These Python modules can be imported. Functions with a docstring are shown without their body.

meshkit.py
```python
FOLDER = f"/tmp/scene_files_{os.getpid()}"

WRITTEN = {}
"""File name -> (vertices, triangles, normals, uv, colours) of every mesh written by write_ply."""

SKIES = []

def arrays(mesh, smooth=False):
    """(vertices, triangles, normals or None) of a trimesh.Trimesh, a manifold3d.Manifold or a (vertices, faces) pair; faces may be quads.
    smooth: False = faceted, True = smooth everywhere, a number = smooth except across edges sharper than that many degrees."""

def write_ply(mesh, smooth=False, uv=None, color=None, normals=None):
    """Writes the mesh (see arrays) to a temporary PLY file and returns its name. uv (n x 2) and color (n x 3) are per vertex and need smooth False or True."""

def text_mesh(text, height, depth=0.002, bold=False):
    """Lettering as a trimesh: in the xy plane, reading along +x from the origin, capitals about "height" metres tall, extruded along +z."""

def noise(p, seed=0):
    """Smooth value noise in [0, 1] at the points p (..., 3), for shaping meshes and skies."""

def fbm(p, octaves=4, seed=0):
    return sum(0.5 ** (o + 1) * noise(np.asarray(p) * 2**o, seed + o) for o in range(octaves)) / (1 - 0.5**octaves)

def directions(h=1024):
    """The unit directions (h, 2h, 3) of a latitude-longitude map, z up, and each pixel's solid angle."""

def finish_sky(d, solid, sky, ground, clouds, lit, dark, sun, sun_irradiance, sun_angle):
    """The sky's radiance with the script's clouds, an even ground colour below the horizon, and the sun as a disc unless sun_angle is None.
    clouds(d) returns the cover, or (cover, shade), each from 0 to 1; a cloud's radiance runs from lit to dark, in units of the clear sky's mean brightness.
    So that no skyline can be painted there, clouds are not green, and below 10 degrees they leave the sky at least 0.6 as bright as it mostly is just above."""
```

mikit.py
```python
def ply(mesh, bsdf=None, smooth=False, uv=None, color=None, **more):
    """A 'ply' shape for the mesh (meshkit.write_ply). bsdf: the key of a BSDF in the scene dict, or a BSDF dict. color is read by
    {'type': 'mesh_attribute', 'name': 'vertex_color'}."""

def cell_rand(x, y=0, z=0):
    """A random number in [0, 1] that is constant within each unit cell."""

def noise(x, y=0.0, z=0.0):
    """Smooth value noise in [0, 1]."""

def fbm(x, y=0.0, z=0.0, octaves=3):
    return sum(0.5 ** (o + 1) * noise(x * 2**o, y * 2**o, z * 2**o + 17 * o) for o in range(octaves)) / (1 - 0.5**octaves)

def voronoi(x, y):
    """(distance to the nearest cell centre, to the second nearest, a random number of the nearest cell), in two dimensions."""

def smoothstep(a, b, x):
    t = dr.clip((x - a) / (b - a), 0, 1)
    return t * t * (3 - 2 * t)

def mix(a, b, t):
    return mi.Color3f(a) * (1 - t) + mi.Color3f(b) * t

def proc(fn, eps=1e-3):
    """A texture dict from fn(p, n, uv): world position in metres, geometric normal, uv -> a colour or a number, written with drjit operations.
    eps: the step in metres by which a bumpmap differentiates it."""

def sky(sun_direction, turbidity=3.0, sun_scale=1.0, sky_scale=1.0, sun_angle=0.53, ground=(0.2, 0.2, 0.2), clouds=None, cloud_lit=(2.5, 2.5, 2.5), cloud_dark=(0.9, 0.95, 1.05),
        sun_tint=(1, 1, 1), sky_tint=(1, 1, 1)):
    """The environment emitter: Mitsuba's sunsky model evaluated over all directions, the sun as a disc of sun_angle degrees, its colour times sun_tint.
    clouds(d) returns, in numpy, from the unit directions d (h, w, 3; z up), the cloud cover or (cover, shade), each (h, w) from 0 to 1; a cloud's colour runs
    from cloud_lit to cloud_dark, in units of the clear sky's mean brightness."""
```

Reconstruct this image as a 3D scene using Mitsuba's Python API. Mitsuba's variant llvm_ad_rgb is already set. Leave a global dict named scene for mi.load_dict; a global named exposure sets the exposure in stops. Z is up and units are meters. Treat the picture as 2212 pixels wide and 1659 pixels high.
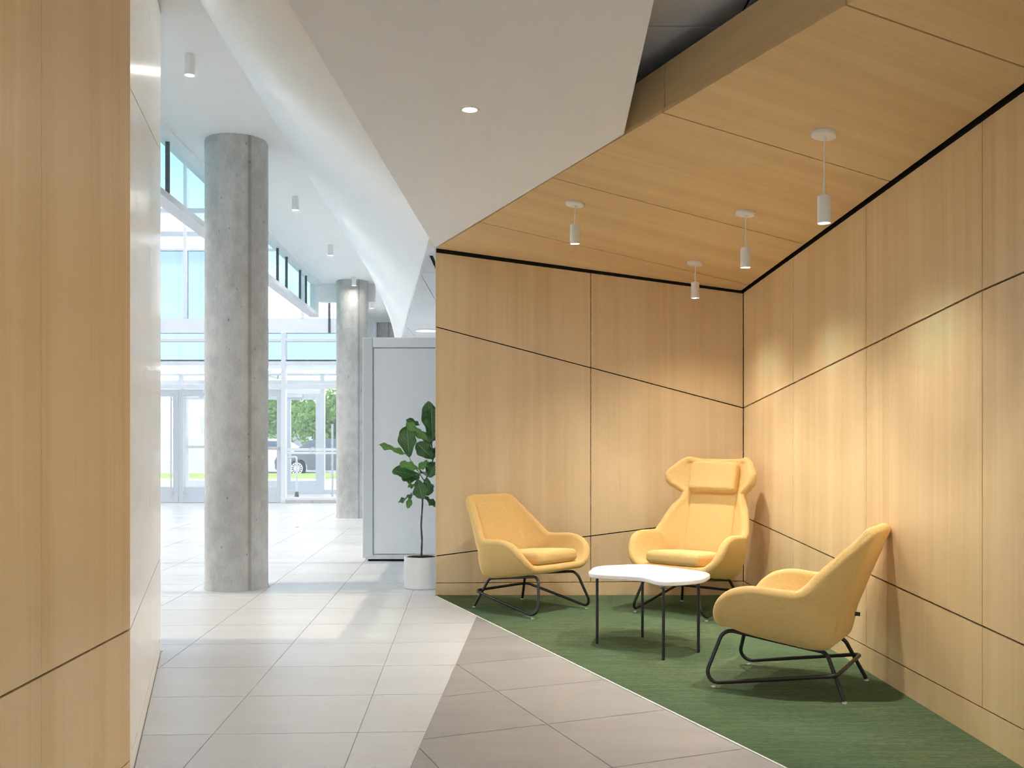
import math, random
import numpy as np
import trimesh, manifold3d
import mitsuba as mi
import drjit as dr
import mikit, meshkit
from mikit import proc, noise, fbm, voronoi, smoothstep, mix, cell_rand
from shapely.geometry import Polygon, LineString, box as sbox
from scipy.interpolate import PchipInterpolator

T = mi.ScalarTransform4f
rng = np.random.default_rng(7)
scene, labels = {}, {}

# ------------------------------------------------------------------ camera, sky, sun, exposure
W_, H_, F_ = 2212.0, 1659.0, 2100.0
scene['camera'] = {
    'type': 'perspective', 'fov_axis': 'x', 'fov': math.degrees(2 * math.atan(W_ / 2 / F_)),
    'near_clip': 0.05, 'far_clip': 500.0,
    'principal_point_offset_x': 0.0, 'principal_point_offset_y': (H_ / 2 - 947.0) / H_,
    'to_world': T().look_at(origin=[0, 0, 1.25], target=[0, 10, 1.25], up=[0, 0, 1])}
exposure = 0.86
SUN = np.array([-1.0, -0.075, 1.80])


def cloud_cover(d):
    q = d / np.maximum(d[..., 2:], 0.05)
    c = meshkit.fbm(np.stack([q[..., 0] * .5, q[..., 1] * .5, 0 * q[..., 0]], -1), 5, 3)
    haze = np.clip((.26 - d[..., 2]) / .16, 0, 1)          # thin white haze towards the horizon, all round
    return np.maximum(np.clip((c - .36) * 4, 0, 1) * .9, .9 * haze), np.clip((c - .62) * 3, 0, .5) * (1 - haze)


SKY_SCALE = 11.2
scene['sky'] = mikit.sky(SUN, turbidity=4.0, sun_scale=1.3, sky_scale=SKY_SCALE, ground=(.26, .26, .25), sky_tint=(1.17, 1.02, .88), clouds=cloud_cover,
                         cloud_lit=(2.1, 2.1, 2.1), cloud_dark=(1.1, 1.13, 1.18))
PENDANT_L = (2800.0, 2680.0, 2480.0)
SURFACE_L = (330.0, 312.0, 280.0)
RECESSED_L = (250.0, 250.0, 248.0)


# ------------------------------------------------------------------ materials
def pr(key, color, rough=.5, spec=.5, metallic=0.0, **more):
    scene[key] = {'type': 'twosided', 'bsdf': {'type': 'principled', 'base_color': color if isinstance(color, dict) else {'type': 'rgb', 'value': list(color)},
                                                'roughness': rough, 'specular': spec, 'metallic': metallic, **more}}
    return key


def bump(key, color, height, rough=.5, spec=.5, scale=1.0, eps=1e-3, **more):
    scene[key] = {'type': 'twosided', 'bsdf': {'type': 'bumpmap', 'arbitrary': proc(height, eps), 'scale': scale,
                                                'bsdf': {'type': 'principled', 'base_color': color, 'roughness': rough, 'specular': spec, **more}}}
    return key


def wood_tone(a, g, seed=0.0):
    """a: metres across the grain, g: metres along the grain"""
    wob = (fbm(a * 2.0, g * .6 + seed, 3.1) - .5) * .10
    band = fbm((a + wob) * 9.0, g * .22 + seed, seed)
    fine = fbm((a + wob * .5) * 52.0, g * .9, seed + 5.0)
    pore = noise(a * 340.0, g * 7.0, seed)
    t = dr.clip(band * .64 + fine * .22 + .07, 0, 1)
    c = mix((.71, .525, .295), (.625, .44, .225), smoothstep(.25, .75, t))
    return c * (1.0 - .05 * smoothstep(.72, .95, pore)) * (0.97 + .06 * fbm(a * 1.4, seed))


def wood_wall(p, n, uv):
    return wood_tone(p.x + p.y, p.z)


EX, EY = .3774, -.926            # unit direction of the slanted ceiling edge


def wood_ceil(p, n, uv):
    return wood_tone(p.x * EX + p.y * EY, p.x * .926 + p.y * .3774, 3.0)


def wood_fascia(p, n, uv):
    return wood_tone(p.z * 1.0, p.x * EX + p.y * EY, 8.0)


pr('m_wood', proc(wood_wall), .34, .5)
pr('m_wood_glare', proc(lambda p, n, uv: mix(wood_wall(p, n, uv), mi.Color3f(.83, .85, .84), .84)), .20, .7)  # entrance glare on the wood, painted in as a pale base colour
pr('m_wood_ceiling', proc(wood_ceil), .42, .4)
pr('m_wood_fascia', proc(wood_fascia), .42, .4)
pr('m_gap', (.012, .011, .010), .8, .1)
pr('m_paint', (.865, .88, .885), .6, .25)
pr('m_paint_soffit', (.82, .865, .915), .6, .25)
pr('m_paint_grid', (.74, .745, .75), .8, .1)
pr('m_plenum', (.66, .66, .66), .85, .1)
pr('m_black', (.012, .012, .013), .38, .5)
pr('m_white_metal', (.80, .79, .77), .42, .5)
pr('m_alu', (.62, .65, .69), .40, .5)
pr('m_alu_white', (.80, .81, .83), .35, .5)
pr('m_alu_dark', (.10, .105, .11), .4, .5)
pr('m_steel', (.62, .60, .58), .30, .5, .85)
pr('m_laminate', (.77, .755, .745), .38, .5)
pr('m_pod', (.83, .84, .84), .45, .4)
pr('m_pod_frame', (.66, .68, .69), .40, .5)
pr('m_pot', (.76, .75, .72), .55, .3)
pr('m_soil', (.030, .021, .015), .95, .1)
pr('m_glide', (.62, .62, .62), .5, .4)
pr('m_spandrel', (.50, .66, .72), .12, .6)
pr('m_grout', (.36, .345, .325), .85, .15)
pr('m_strip', (.72, .71, .66), .35, .5)


def tile_tone(p, base, vein, k):
    v = fbm(p.x * 1.3 + 4, p.y * 5.0, 2.0, octaves=4)
    w = fbm(p.x * 7.0, p.y * 40.0, 5.0)
    s = noise(p.x * 23, p.y * 23, 9.0)
    t = smoothstep(.25, .75, v * .7 + w * .3)
    return mix(base, vein, t * k) * (1.0 - .10 * smoothstep(.965, .985, s))


def tile_light(p, n, uv): return tile_tone(p, (.56, .565, .565), (.53, .532, .53), 1.0)
def tile_light2(p, n, uv): return tile_tone(mi.Point3f(p.x + 13, p.y - 7, p.z), (.545, .549, .547), (.516, .517, .513), 1.0)
def tile_dark(p, n, uv): return tile_tone(p, (.325, .315, .306), (.29, .28, .271), 1.0)
def tile_dark2(p, n, uv): return tile_tone(mi.Point3f(p.x + 13, p.y - 7, p.z), (.313, .302, .293), (.28, .27, .261), 1.0)


pr('m_tile', proc(tile_light), .36, .4)
pr('m_tile2', proc(tile_light2), .38, .4)
pr('m_tile_dark', proc(tile_dark), .36, .4)
pr('m_tile_dark2', proc(tile_dark2), .38, .4)


def carpet_c(p, n, uv):
    row = p.y * 190.0
    a = fbm(p.x * 6.0, row, 1.0, octaves=2)
    b = noise(p.x * 60.0, row * 1.0, 4.0)
    c = fbm(p.x * 1.1, p.y * 1.6, 7.0)
    t = smoothstep(.25, .78, a * .62 + b * .38)
    col = mix((.056, .087, .043), (.112, .138, .071), t)
    return mix(col, mi.Color3f(.060, .118, .066), .35 * smoothstep(.42, .68, c))


def carpet_h(p, n, uv):
    return .5 * noise(p.x * 55.0, p.y * 135.0, 2.0) + .5 * noise(p.x * 160, p.y * 260, 3.0)


bump('m_carpet', proc(carpet_c), carpet_h, .95, .08, .004, 1e-3)


def fabric_c(p, n, uv):
    a = noise(p.x * 700, p.y * 700, p.z * 260)
    b = fbm(p.x * 90, p.y * 90, p.z * 300)
    return mix((.61, .405, .15), (.69, .48, .205), smoothstep(.25, .75, .5 * a + .5 * b))


def fabric_h(p, n, uv):
    return noise(p.x * 520, p.y * 520, p.z * 520)


scene['m_fabric'] = {'type': 'twosided', 'bsdf': {'type': 'principled', 'base_color': proc(fabric_c), 'roughness': .92, 'specular': .12, 'sheen': .6, 'sheen_tint': .6}}


def concrete_c(p, n, uv):
    ang = uv.x
    big = fbm(ang * 5.0, p.z * 1.8, 3.0, octaves=5)
    mid = fbm(ang * 22.0, p.z * 10.0, 6.0, octaves=4)
    fine = noise(ang * 300, p.z * 55.0, 1.0)
    streak = fbm(ang * 30.0, p.z * .35, 9.0)
    c = mix((.51, .505, .487), (.40, .395, .377), smoothstep(.32, .70, .50 * big + .34 * mid + .16 * streak))
    d1, d2, r = voronoi(ang * 22.0, p.z * 4.2)
    size = .02 + .05 * (r - .8) * 5
    pit = (1 - smoothstep(size * .6, size, d1)) * mi.Float(dr.select(r > .80, 1.0, 0.0))
    e1, e2, q = voronoi(ang * 60.0 + 5, p.z * 13.0)
    pit = dr.maximum(pit, .8 * (1 - smoothstep(.02, .10, e1)) * mi.Float(dr.select(q > .9, 1.0, 0.0)))
    seam = smoothstep(.014, .004, dr.abs(ang - .735)) * .28 + smoothstep(.05, .0, dr.abs(ang - .75)) * .08
    return c * (.93 + .14 * fine) * (1 - .72 * pit) * (1 - seam)


pr('m_concrete', proc(concrete_c), .62, .35)


def leaf_c(p, n, uv):
    mid = smoothstep(.035, .008, dr.abs(uv.x - .5))
    q = uv.y * 7.0 - dr.abs(uv.x - .5) * 5.5
    side = smoothstep(.10, .03, dr.abs(q - dr.floor(q) - .5)) * .5
    net = fbm(uv.x * 14, uv.y * 22, 2.0)
    c = mix((.022, .085, .020), (.045, .135, .030), net)
    return mix(c, mi.Color3f(.17, .30, .09), dr.clip(mid + side, 0, 1) * .75)


def leaf_c2(p, n, uv):
    mid = smoothstep(.035, .008, dr.abs(uv.x - .5))
    q = uv.y * 7.0 - dr.abs(uv.x - .5) * 5.5
    side = smoothstep(.10, .03, dr.abs(q - dr.floor(q) - .5)) * .5
    net = fbm(uv.x * 14, uv.y * 22, 5.0)
    c = mix((.085, .215, .038), (.135, .29, .062), net)
    return mix(c, mi.Color3f(.28, .42, .15), dr.clip(mid + side, 0, 1) * .6)


scene['m_leaf'] = {'type': 'twosided', 'bsdf': {'type': 'principled', 'base_color': proc(leaf_c), 'roughness': .38, 'specular': .5}}
scene['m_leaf_pale'] = {'type': 'twosided', 'bsdf': {'type': 'principled', 'base_color': proc(leaf_c2), 'roughness': .45, 'specular': .4}}
pr('m_bark', proc(lambda p, n, uv: mix((.15, .095, .065), (.07, .045, .032), fbm(p.x * 60, p.y * 60, p.z * 30))), .8, .2)
scene['m_glass'] = {'type': 'thindielectric', 'int_ior': 1.5, 'specular_transmittance': {'type': 'rgb', 'value': [.93, .95, .945]}}
scene['m_glass_blue'] = {'type': 'thindielectric', 'int_ior': 1.5, 'specular_transmittance': {'type': 'rgb', 'value': [.40, .48, .52]}}
scene['m_glass_roof'] = {'type': 'thindielectric', 'int_ior': 1.5, 'specular_transmittance': {'type': 'rgb', 'value': [.68, .68, .67]}}
scene['m_glass_tint'] = {'type': 'thindielectric', 'int_ior': 1.5, 'specular_transmittance': {'type': 'rgb', 'value': [.72, .88, .905]}}
pr('m_frost', (.86, .89, .90), .7, .3)
pr('m_asphalt', (.30, .30, .30), .9, .2)
pr('m_pavement', (.62, .61, .58), .9, .2)
pr('m_grass', proc(lambda p, n, uv: mix((.13, .22, .045), (.30, .30, .11), fbm(p.x * .8, p.y * 1.5, 1.0, octaves=4))), .95, .1)
pr('m_car', (.13, .145, .165), .25, .5)
pr('m_car_white', (.75, .76, .78), .25, .5)
pr('m_tyre', (.02, .02, .022), .8, .2)
pr('m_car_glass', (.10, .14, .18), .08, .6)
pr('m_building', (.70, .70, .69), .85, .2)
pr('m_building_dark', (.17, .20, .21), .8, .2)
pr('m_siding', (.55, .56, .58), .8, .2)
scene['m_tree'] = {'type': 'principledthin', 'base_color': proc(lambda p, n, uv: mix((.12, .26, .05), (.26, .42, .10), noise(p.x * 3, p.y * 3, p.z * 3))), 'roughness': .7, 'diff_trans': .9, 'spec_trans': 0.0}


# ------------------------------------------------------------------ helpers
def put(key, mesh, bsdf, smooth=False, uv=None, **more):
    assert key not in scene, key
    scene[key] = mikit.ply(mesh, bsdf, smooth=smooth, uv=uv, **more)
    return key


_count = {}


def num(base):
    n = _count.get(base, 0)
    _count[base] = n + 1
    return base if n == 0 else f'{base}_{n:03d}'


def tag(key, label, category=None, group=None, kind=None):
    d = {'label': label}
    if category: d['category'] = category
    if group: d['group'] = group
    if kind: d['kind'] = kind
    labels[key] = d


def struct(key, label, category):
    tag(key, label, category, kind='structure')


def bx(x0, x1, y0, y1, z0, z1):
    m = trimesh.creation.box(extents=[x1 - x0, y1 - y0, z1 - z0])
    m.apply_translation([(x0 + x1) / 2, (y0 + y1) / 2, (z0 + z1) / 2])
    return m


def cbox(x0, x1, y0, y1, z0, z1, c=.004):
    """box with chamfered edges"""
    pts = []
    for sx, X in ((1, x0), (-1, x1)):
        for sy, Y in ((1, y0), (-1, y1)):
            for sz, Z in ((1, z0), (-1, z1)):
                pts += [[X + sx * c, Y + sy * c, Z], [X + sx * c, Y, Z + sz * c], [X, Y + sy * c, Z + sz * c]]
    return trimesh.convex.convex_hull(np.array(pts))


def cat(*m):
    return trimesh.util.concatenate(list(m))


def slab(poly, t, O, u, v, n):
    """Extrudes a shapely polygon of the plane (O; u, v) by t along n."""
    m = trimesh.creation.extrude_polygon(poly, t, engine='earcut')
    M = np.eye(4)
    M[:3, 0], M[:3, 1], M[:3, 2], M[:3, 3] = u, v, n, O
    m.apply_transform(M)
    if np.linalg.det(M[:3, :3]) < 0:
        m.invert()
    return m


def polys(g):
    return [q for q in getattr(g, 'geoms', [g]) if q.geom_type == 'Polygon' and q.area > 1e-5]


def lathe(profile, seg=48, centre=(0, 0, 0)):
    m = trimesh.creation.revolve(np.array(profile, float), sections=seg)
    m.apply_translation(centre)
    return m


def fillet(pts, r, n=7):
    pts = [np.array(p, float) for p in pts]
    rs = r if isinstance(r, (list, tuple)) else [r] * len(pts)
    out = [pts[0]]
    for i in range(1, len(pts) - 1):
        a, b, c = pts[i - 1], pts[i], pts[i + 1]
        u, w = a - b, c - b
        lu, lw = np.linalg.norm(u), np.linalg.norm(w)
        u, w = u / lu, w / lw
        half = math.acos(np.clip(u @ w, -1, 1)) / 2
        if half > math.pi / 2 - .02 or rs[i] <= 0:
            out.append(b)
            continue
        d = min(rs[i] / math.tan(half), .47 * lu, .47 * lw)
        p0, p1 = b + u * d, b + w * d
        rr = d * math.tan(half)
        o = b + (u + w) / np.linalg.norm(u + w) * (rr / math.sin(half))
        e0, e1 = p0 - o, p1 - o
        ang = math.acos(np.clip(e0 @ e1 / (np.linalg.norm(e0) * np.linalg.norm(e1)), -1, 1))
        for k in range(n + 1):
            t = k / n
            out.append(o + (math.sin((1 - t) * ang) * e0 + math.sin(t * ang) * e1) / math.sin(ang))
    out.append(pts[-1])
    return np.array(out)


def tube(path, r, sides=14, cap=True):
    p = np.asarray(path, float)
    rad = np.broadcast_to(np.asarray(r, float), (len(p),))
    t = np.gradient(p, axis=0)
    t /= np.linalg.norm(t, axis=1, keepdims=True)
    a = np.cross(t[0], [0, 0, 1.0] if abs(t[0][2]) < .9 else [1.0, 0, 0])
    a /= np.linalg.norm(a)
    A = [a]
    for i in range(1, len(p)):
        a = A[-1] - t[i] * (A[-1] @ t[i])
        A.append(a / np.linalg.norm(a))
    A = np.array(A)
    B = np.cross(t, A)
    ang = np.arange(sides) * 2 * np.pi / sides
    v = p[:, None] + rad[:, None, None] * (np.cos(ang)[None, :, None] * A[:, None] + np.sin(ang)[None, :, None] * B[:, None])
    i, j = np.meshgrid(np.arange(len(p) - 1), np.arange(sides), indexing='ij')
    q = np.stack([i * sides + j, i * sides + (j + 1) % sides, (i + 1) * sides + (j + 1) % sides, (i + 1) * sides + j], -1).reshape(-1, 4)
    f = [q[:, [0, 1, 2]], q[:, [0, 2, 3]]]
    V = v.reshape(-1, 3)
    if cap:
        n0 = len(V)
        V = np.vstack([V, p[:1], p[-1:]])
        k = np.arange(sides)
        f += [np.stack([np.full(sides, n0), (k + 1) % sides, k], -1)]
        o = (len(p) - 1) * sides
        f += [np.stack([np.full(sides, n0 + 1), o + k, o + (k + 1) % sides], -1)]
    return trimesh.Trimesh(V, np.vstack(f), process=False)


def pillow(sx, sy, sz, r, n=14, puff=.0):
    """rounded box of full size sx, sy, sz, edge radius r, its faces puffed outward"""
    m = trimesh.creation.box(extents=[2, 2, 2])
    v, f = m.vertices, m.faces
    for _ in range(4):
        v, f = trimesh.remesh.subdivide(v, f)
    v = np.array(v)
    # spread the grid so that edges get enough vertices
    v = np.sign(v) * (1 - (1 - np.abs(v)) ** 1.6)
    half = np.array([sx, sy, sz]) / 2
    q = v * half
    inner = np.clip(q, -(half - r), half - r)
    d = q - inner
    L = np.linalg.norm(d, axis=1, keepdims=True)
    dd = np.where(L > 1e-9, d / np.maximum(L, 1e-9), 0)
    # cube-to-rounded mapping
    cubeface = np.abs(v).max(1, keepdims=True) > .999
    q = np.where(L > 1e-9, inner + dd * r, q)
    if puff:
        w = np.clip(1 - (q[:, 0] / half[0]) ** 2, 0, 1) * np.clip(1 - (q[:, 1] / half[1]) ** 2, 0, 1)
        q[:, 2] += np.sign(q[:, 2]) * puff * np.sqrt(w) * (np.abs(q[:, 2]) > half[2] * .3)
    return trimesh.Trimesh(q, f, process=False)


# ------------------------------------------------------------------ the setting: floor
TA = np.array([-.0409, 1.0]) / math.hypot(.0409, 1)      # along the light tile columns
TB = np.array([1.0, .0409]) / math.hypot(.0409, 1)
CD = np.array([EX, EY])                                   # carpet edge direction
CN = np.array([.926, .3774])
TILE = .6097
put('floor', bx(-10.5, 2.6, -3.2, 26.2, -.12, -.0035), 'm_grout')
struct('floor', 'tiled lobby floor of pale and grey porcelain with fine joints', 'floor')

carpet_n = 2.3575                                          # carpet edge: CN . p = carpet_n
C0 = CN * carpet_n
carpet_poly = Polygon([C0 - CD * 7.77 + 0, C0 + CD * 6.2, C0 + CD * 6.2 + np.array([3, 0]), (2.3, 7.743), (-.609, 7.743)])
carpet_poly = carpet_poly.buffer(0).intersection(Polygon([(-.62, 7.742), (1.845, 7.742), (2.06, -1.2), (-.62, -1.2)]))
half_c = Polygon([C0 - CD * 40, C0 + CD * 40, C0 + CD * 40 + CN * 40, C0 - CD * 40 + CN * 40])
carpet_poly = Polygon([(-.609, 7.742), (1.844, 7.742), (2.06, -1.2), (-.62, -1.2)]).intersection(half_c)
# boundary between pale and grey tiles: from (-.248, 6.818) to (-.385, 3.687) and on
DB0, DBd = np.array([-.248, 6.818]), np.array([-.0437, -1.0])
grey_half = Polygon([DB0 - DBd * .0, DB0 + DBd * 12, DB0 + DBd * 12 + np.array([8, 0]), DB0 + np.array([8, 0])])
not_carpet = Polygon([C0 - CD * 40 - CN * .012, C0 + CD * 40 - CN * .012, C0 + CD * 40 - CN * 40, C0 - CD * 40 - CN * 40])
grey_poly = grey_half.intersection(not_carpet).intersection(sbox(-3, 0.2, 3, 8))
left_line = Polygon([(-1.30, .2), (-1.378, 3.519), (-2.048, 5.677), (-2.048, 5.72), (-7.6, 5.72), (-7.6, 14.2), (1.2, 14.2), (1.2, 7.95), (-.605, 7.95), (-.605, 7.70), (2.2, 7.70), (2.2, .2)])
pale_poly = left_line.intersection(not_carpet.union(sbox(-3, 7.745, 3, 30))).difference(Polygon([DB0 + DBd * -.35 + np.array([-.002, 0]), DB0 + DBd * 12 + np.array([-.002, 0]), DB0 + DBd * 12 + np.array([8, 0]), DB0 + np.array([8, 0.35])]).intersection(sbox(-1, 0, 9, 6.83)))
col_holes = [Polygon([(cx + r_ * math.cos(a), cy + r_ * math.sin(a)) for a in np.linspace(0, 2 * np.pi, 40)[:-1]]) for cx, cy, r_ in ((-2.313, 8.165, .263), (-2.53, 15.4, .255))]
for h_ in col_holes:
    pale_poly = pale_poly.difference(h_)
gap = .0042


def tile_mesh(poly):
    return trimesh.creation.extrude_polygon(poly, .0035, engine='earcut').apply_translation([0, 0, -.0035])


cone = Polygon([(-1.2, 1.0), (1.2, 1.0), (1.2, 13.3), (-5.4, 13.3), (-3.4, 7.0)])
k = 0
for i in range(-14, 8):
    for j in range(-7, 19):
        s0, t0 = -.485 + i * TILE, 4.155 + j * .6065
        q = Polygon([TB * s + TA * t for s, t in ((s0, t0), (s0 + TILE, t0), (s0 + TILE, t0 + .6065), (s0, t0 + .6065))])
        if not q.intersects(cone):
            continue
        for g in polys(q.buffer(-gap / 2, join_style=2).intersection(pale_poly)):
            if g.area < .002: continue
            put(num('floor__tile'), tile_mesh(g), 'm_tile' if rng.random() < .55 else 'm_tile2')
for i in range(-8, 6):
    for j in range(-8, 14):
        a0, b0 = 1.7466 - i * .6117, -5.09 + j * .605     # across (CN), along (CD)
        q = Polygon([CN * a + CD * b for a, b in ((a0, b0), (a0 + .6117, b0), (a0 + .6117, b0 + .605), (a0, b0 + .605))])
        for g in polys(q.buffer(-gap / 2, join_style=2).intersection(grey_poly.buffer(-.002, join_style=2))):
            if g.area < .002: continue
            put(num('floor__tile'), tile_mesh(g), 'm_tile_dark' if rng.random() < .5 else 'm_tile_dark2')
far = []
for i in range(-17, 12):
    for j in range(-4, 34):
        s0, t0 = -.485 + i * TILE, 4.155 + j * .6065
        q = Polygon([TB * s + TA * t for s, t in ((s0, t0), (s0 + TILE, t0), (s0 + TILE, t0 + .6065), (s0, t0 + .6065))])
        r_ = q.buffer(-gap / 2, join_style=2).difference(col_holes[1])
        if q.intersects(cone) or q.centroid.y > 25.8: continue
        if q.centroid.x > -.6 and q.centroid.y < 8.1 or q.centroid.y < 6.1: continue
        for g in polys(r_): far.append(tile_mesh(g))
put('floor__far_tile', cat(*far), 'm_tile')
tag('floor__far_tile', 'pale tiles of the far lobby floor', kind='stuff')
back_tiles = sbox(-1.3, -3.05, 2.0, .2)
put('floor__near_field', tile_mesh(back_tiles.intersection(not_carpet)), 'm_tile_dark')
tag('floor__near_field', 'grey floor behind the lounge', kind='stuff')

put('carpet', slab(carpet_poly, .006, (0, 0, -.0035), (1, 0, 0), (0, 1, 0), (0, 0, 1)), 'm_carpet')
tag('carpet', 'green carpet with fine cross lines filling the wood lounge corner', 'carpet')
es = np.array([C0 + CD * s for s in (-7.43, -7.43, 4.4, 4.4)])
strip = LineString([C0 - CD * 7.42 - CN * .006, C0 + CD * 5.2 - CN * .006]).buffer(.0048, cap_style=2).intersection(sbox(-.606, -1, 3, 7.74))
put('trim_1', slab(strip, .0065, (0, 0, -.0035), (1, 0, 0), (0, 1, 0), (0, 0, 1)), 'm_strip')
struct('trim_1', 'thin pale metal strip along the slanted edge of the green carpet', 'floor trim')


# ------------------------------------------------------------------ wood walls of panels
CNrm = np.array([.13857678, .04181726, 1.0]); CDp = 3.0010390


def cz(x, y): return CDp - CNrm[0] * x - CNrm[1] * y


def wall_panels(root, O, u, n, shapes, bsdf='m_wood', t=.012, g=.008, gv=.005):
    u, n, O = np.array(u, float), np.array(n, float), np.array(O, float)
    for sh in shapes:
        q0 = Polygon(sh).buffer(-g / 2, join_style=2)
        if gv < g:                                       # vertical joints are tighter than the slanting ones
            x_ = [c[0] for c in sh]
            q0 = Polygon([(c[0] + (gv / 2 if c[0] < (min(x_) + max(x_)) / 2 else -gv / 2), c[1] + (g / 2 if c[1] == min(k[1] for k in sh if k[0] == c[0]) else -g / 2)) for c in sh])
        for q in polys(q0):
            put(num(root + '__panel'), slab(q, t, O, u, (0, 0, 1), n), bsdf)


# back wall, face at y = 7.743
def bl(x, a, b): return a + (b - a) * (x + .61) / 2.452
put('wall_back', bx(-.604, 1.99, 7.755, 7.95, 0, 2.95), 'm_gap')
struct('wall_back', 'wood panelled wall behind the high back chair', 'wall')
xs = [-.61, .627, 1.842]
sh = []
for a, b in zip(xs[:-1], xs[1:]):
    sh.append([(a, bl(a, .097, .113)), (b, bl(b, .097, .113)), (b, bl(b, .313, .629)), (a, bl(a, .313, .629))])
    sh.append([(a, bl(a, .313, .629)), (b, bl(b, .313, .629)), (b, bl(b, 2.139, 1.493)), (a, bl(a, 2.139, 1.493))])
    sh.append([(a, bl(a, 2.139, 1.493)), (b, bl(b, 2.139, 1.493)), (b, bl(b, 2.735, 2.407)), (a, bl(a, 2.735, 2.407))])
wall_panels('wall_back', (0, 7.755, 0), (1, 0, 0), (0, -1, 0), sh)
put('wall_back__end_panel', bx(-.611, -.604, 7.757, 7.95, 0, 2.76), 'm_paint')
bb = Polygon([(-.61, 0), (1.842, 0), (1.842, .112), (-.61, .096)])
put('baseboard_back', slab(bb, .012, (0, 7.755, 0), (1, 0, 0), (0, 0, 1), (0, -1, 0)), 'm_wood')
struct('baseboard_back', 'wood baseboard along the back lounge wall', 'baseboard')

# right wall
RA, RD = np.array([1.842, 7.743, 0]), np.array([.02395, -.99971, 0])
RN = np.array([-.99971, -.02395, 0])
RL = 10.4
put('wall_right', slab(Polygon([(-.15, 0), (7.44, 0), (7.44, 3.1), (-.15, 2.95)]), .18, RA - RN * .192, RD, (0, 0, 1), RN), 'm_gap')
struct('wall_right', 'wood panelled wall on the right with slanting joints', 'wall')
rs = [0.012, 1.266, 2.522, 3.751, 4.98, 6.21, 7.44]
up = lambda s: 1.493 + .0975 * s if s < 3.8 else 1.863 + .068 * (s - 3.8)
lo = lambda s: .629 - .0402 * s
bt = lambda s: .113 + .0077 * s
tp = lambda s: cz(1.842 + .02395 * s, 7.743 - .99971 * s) - .011
sh = []
for a, b in zip(rs[:-1], rs[1:]):
    sh.append([(a, bt(a)), (b, bt(b)), (b, lo(b)), (a, lo(a))])
    sh.append([(a, lo(a)), (b, lo(b)), (b, up(b)), (a, up(a))])
    sh.append([(a, up(a)), (b, up(b)), (b, tp(b)), (a, tp(a))])
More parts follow.
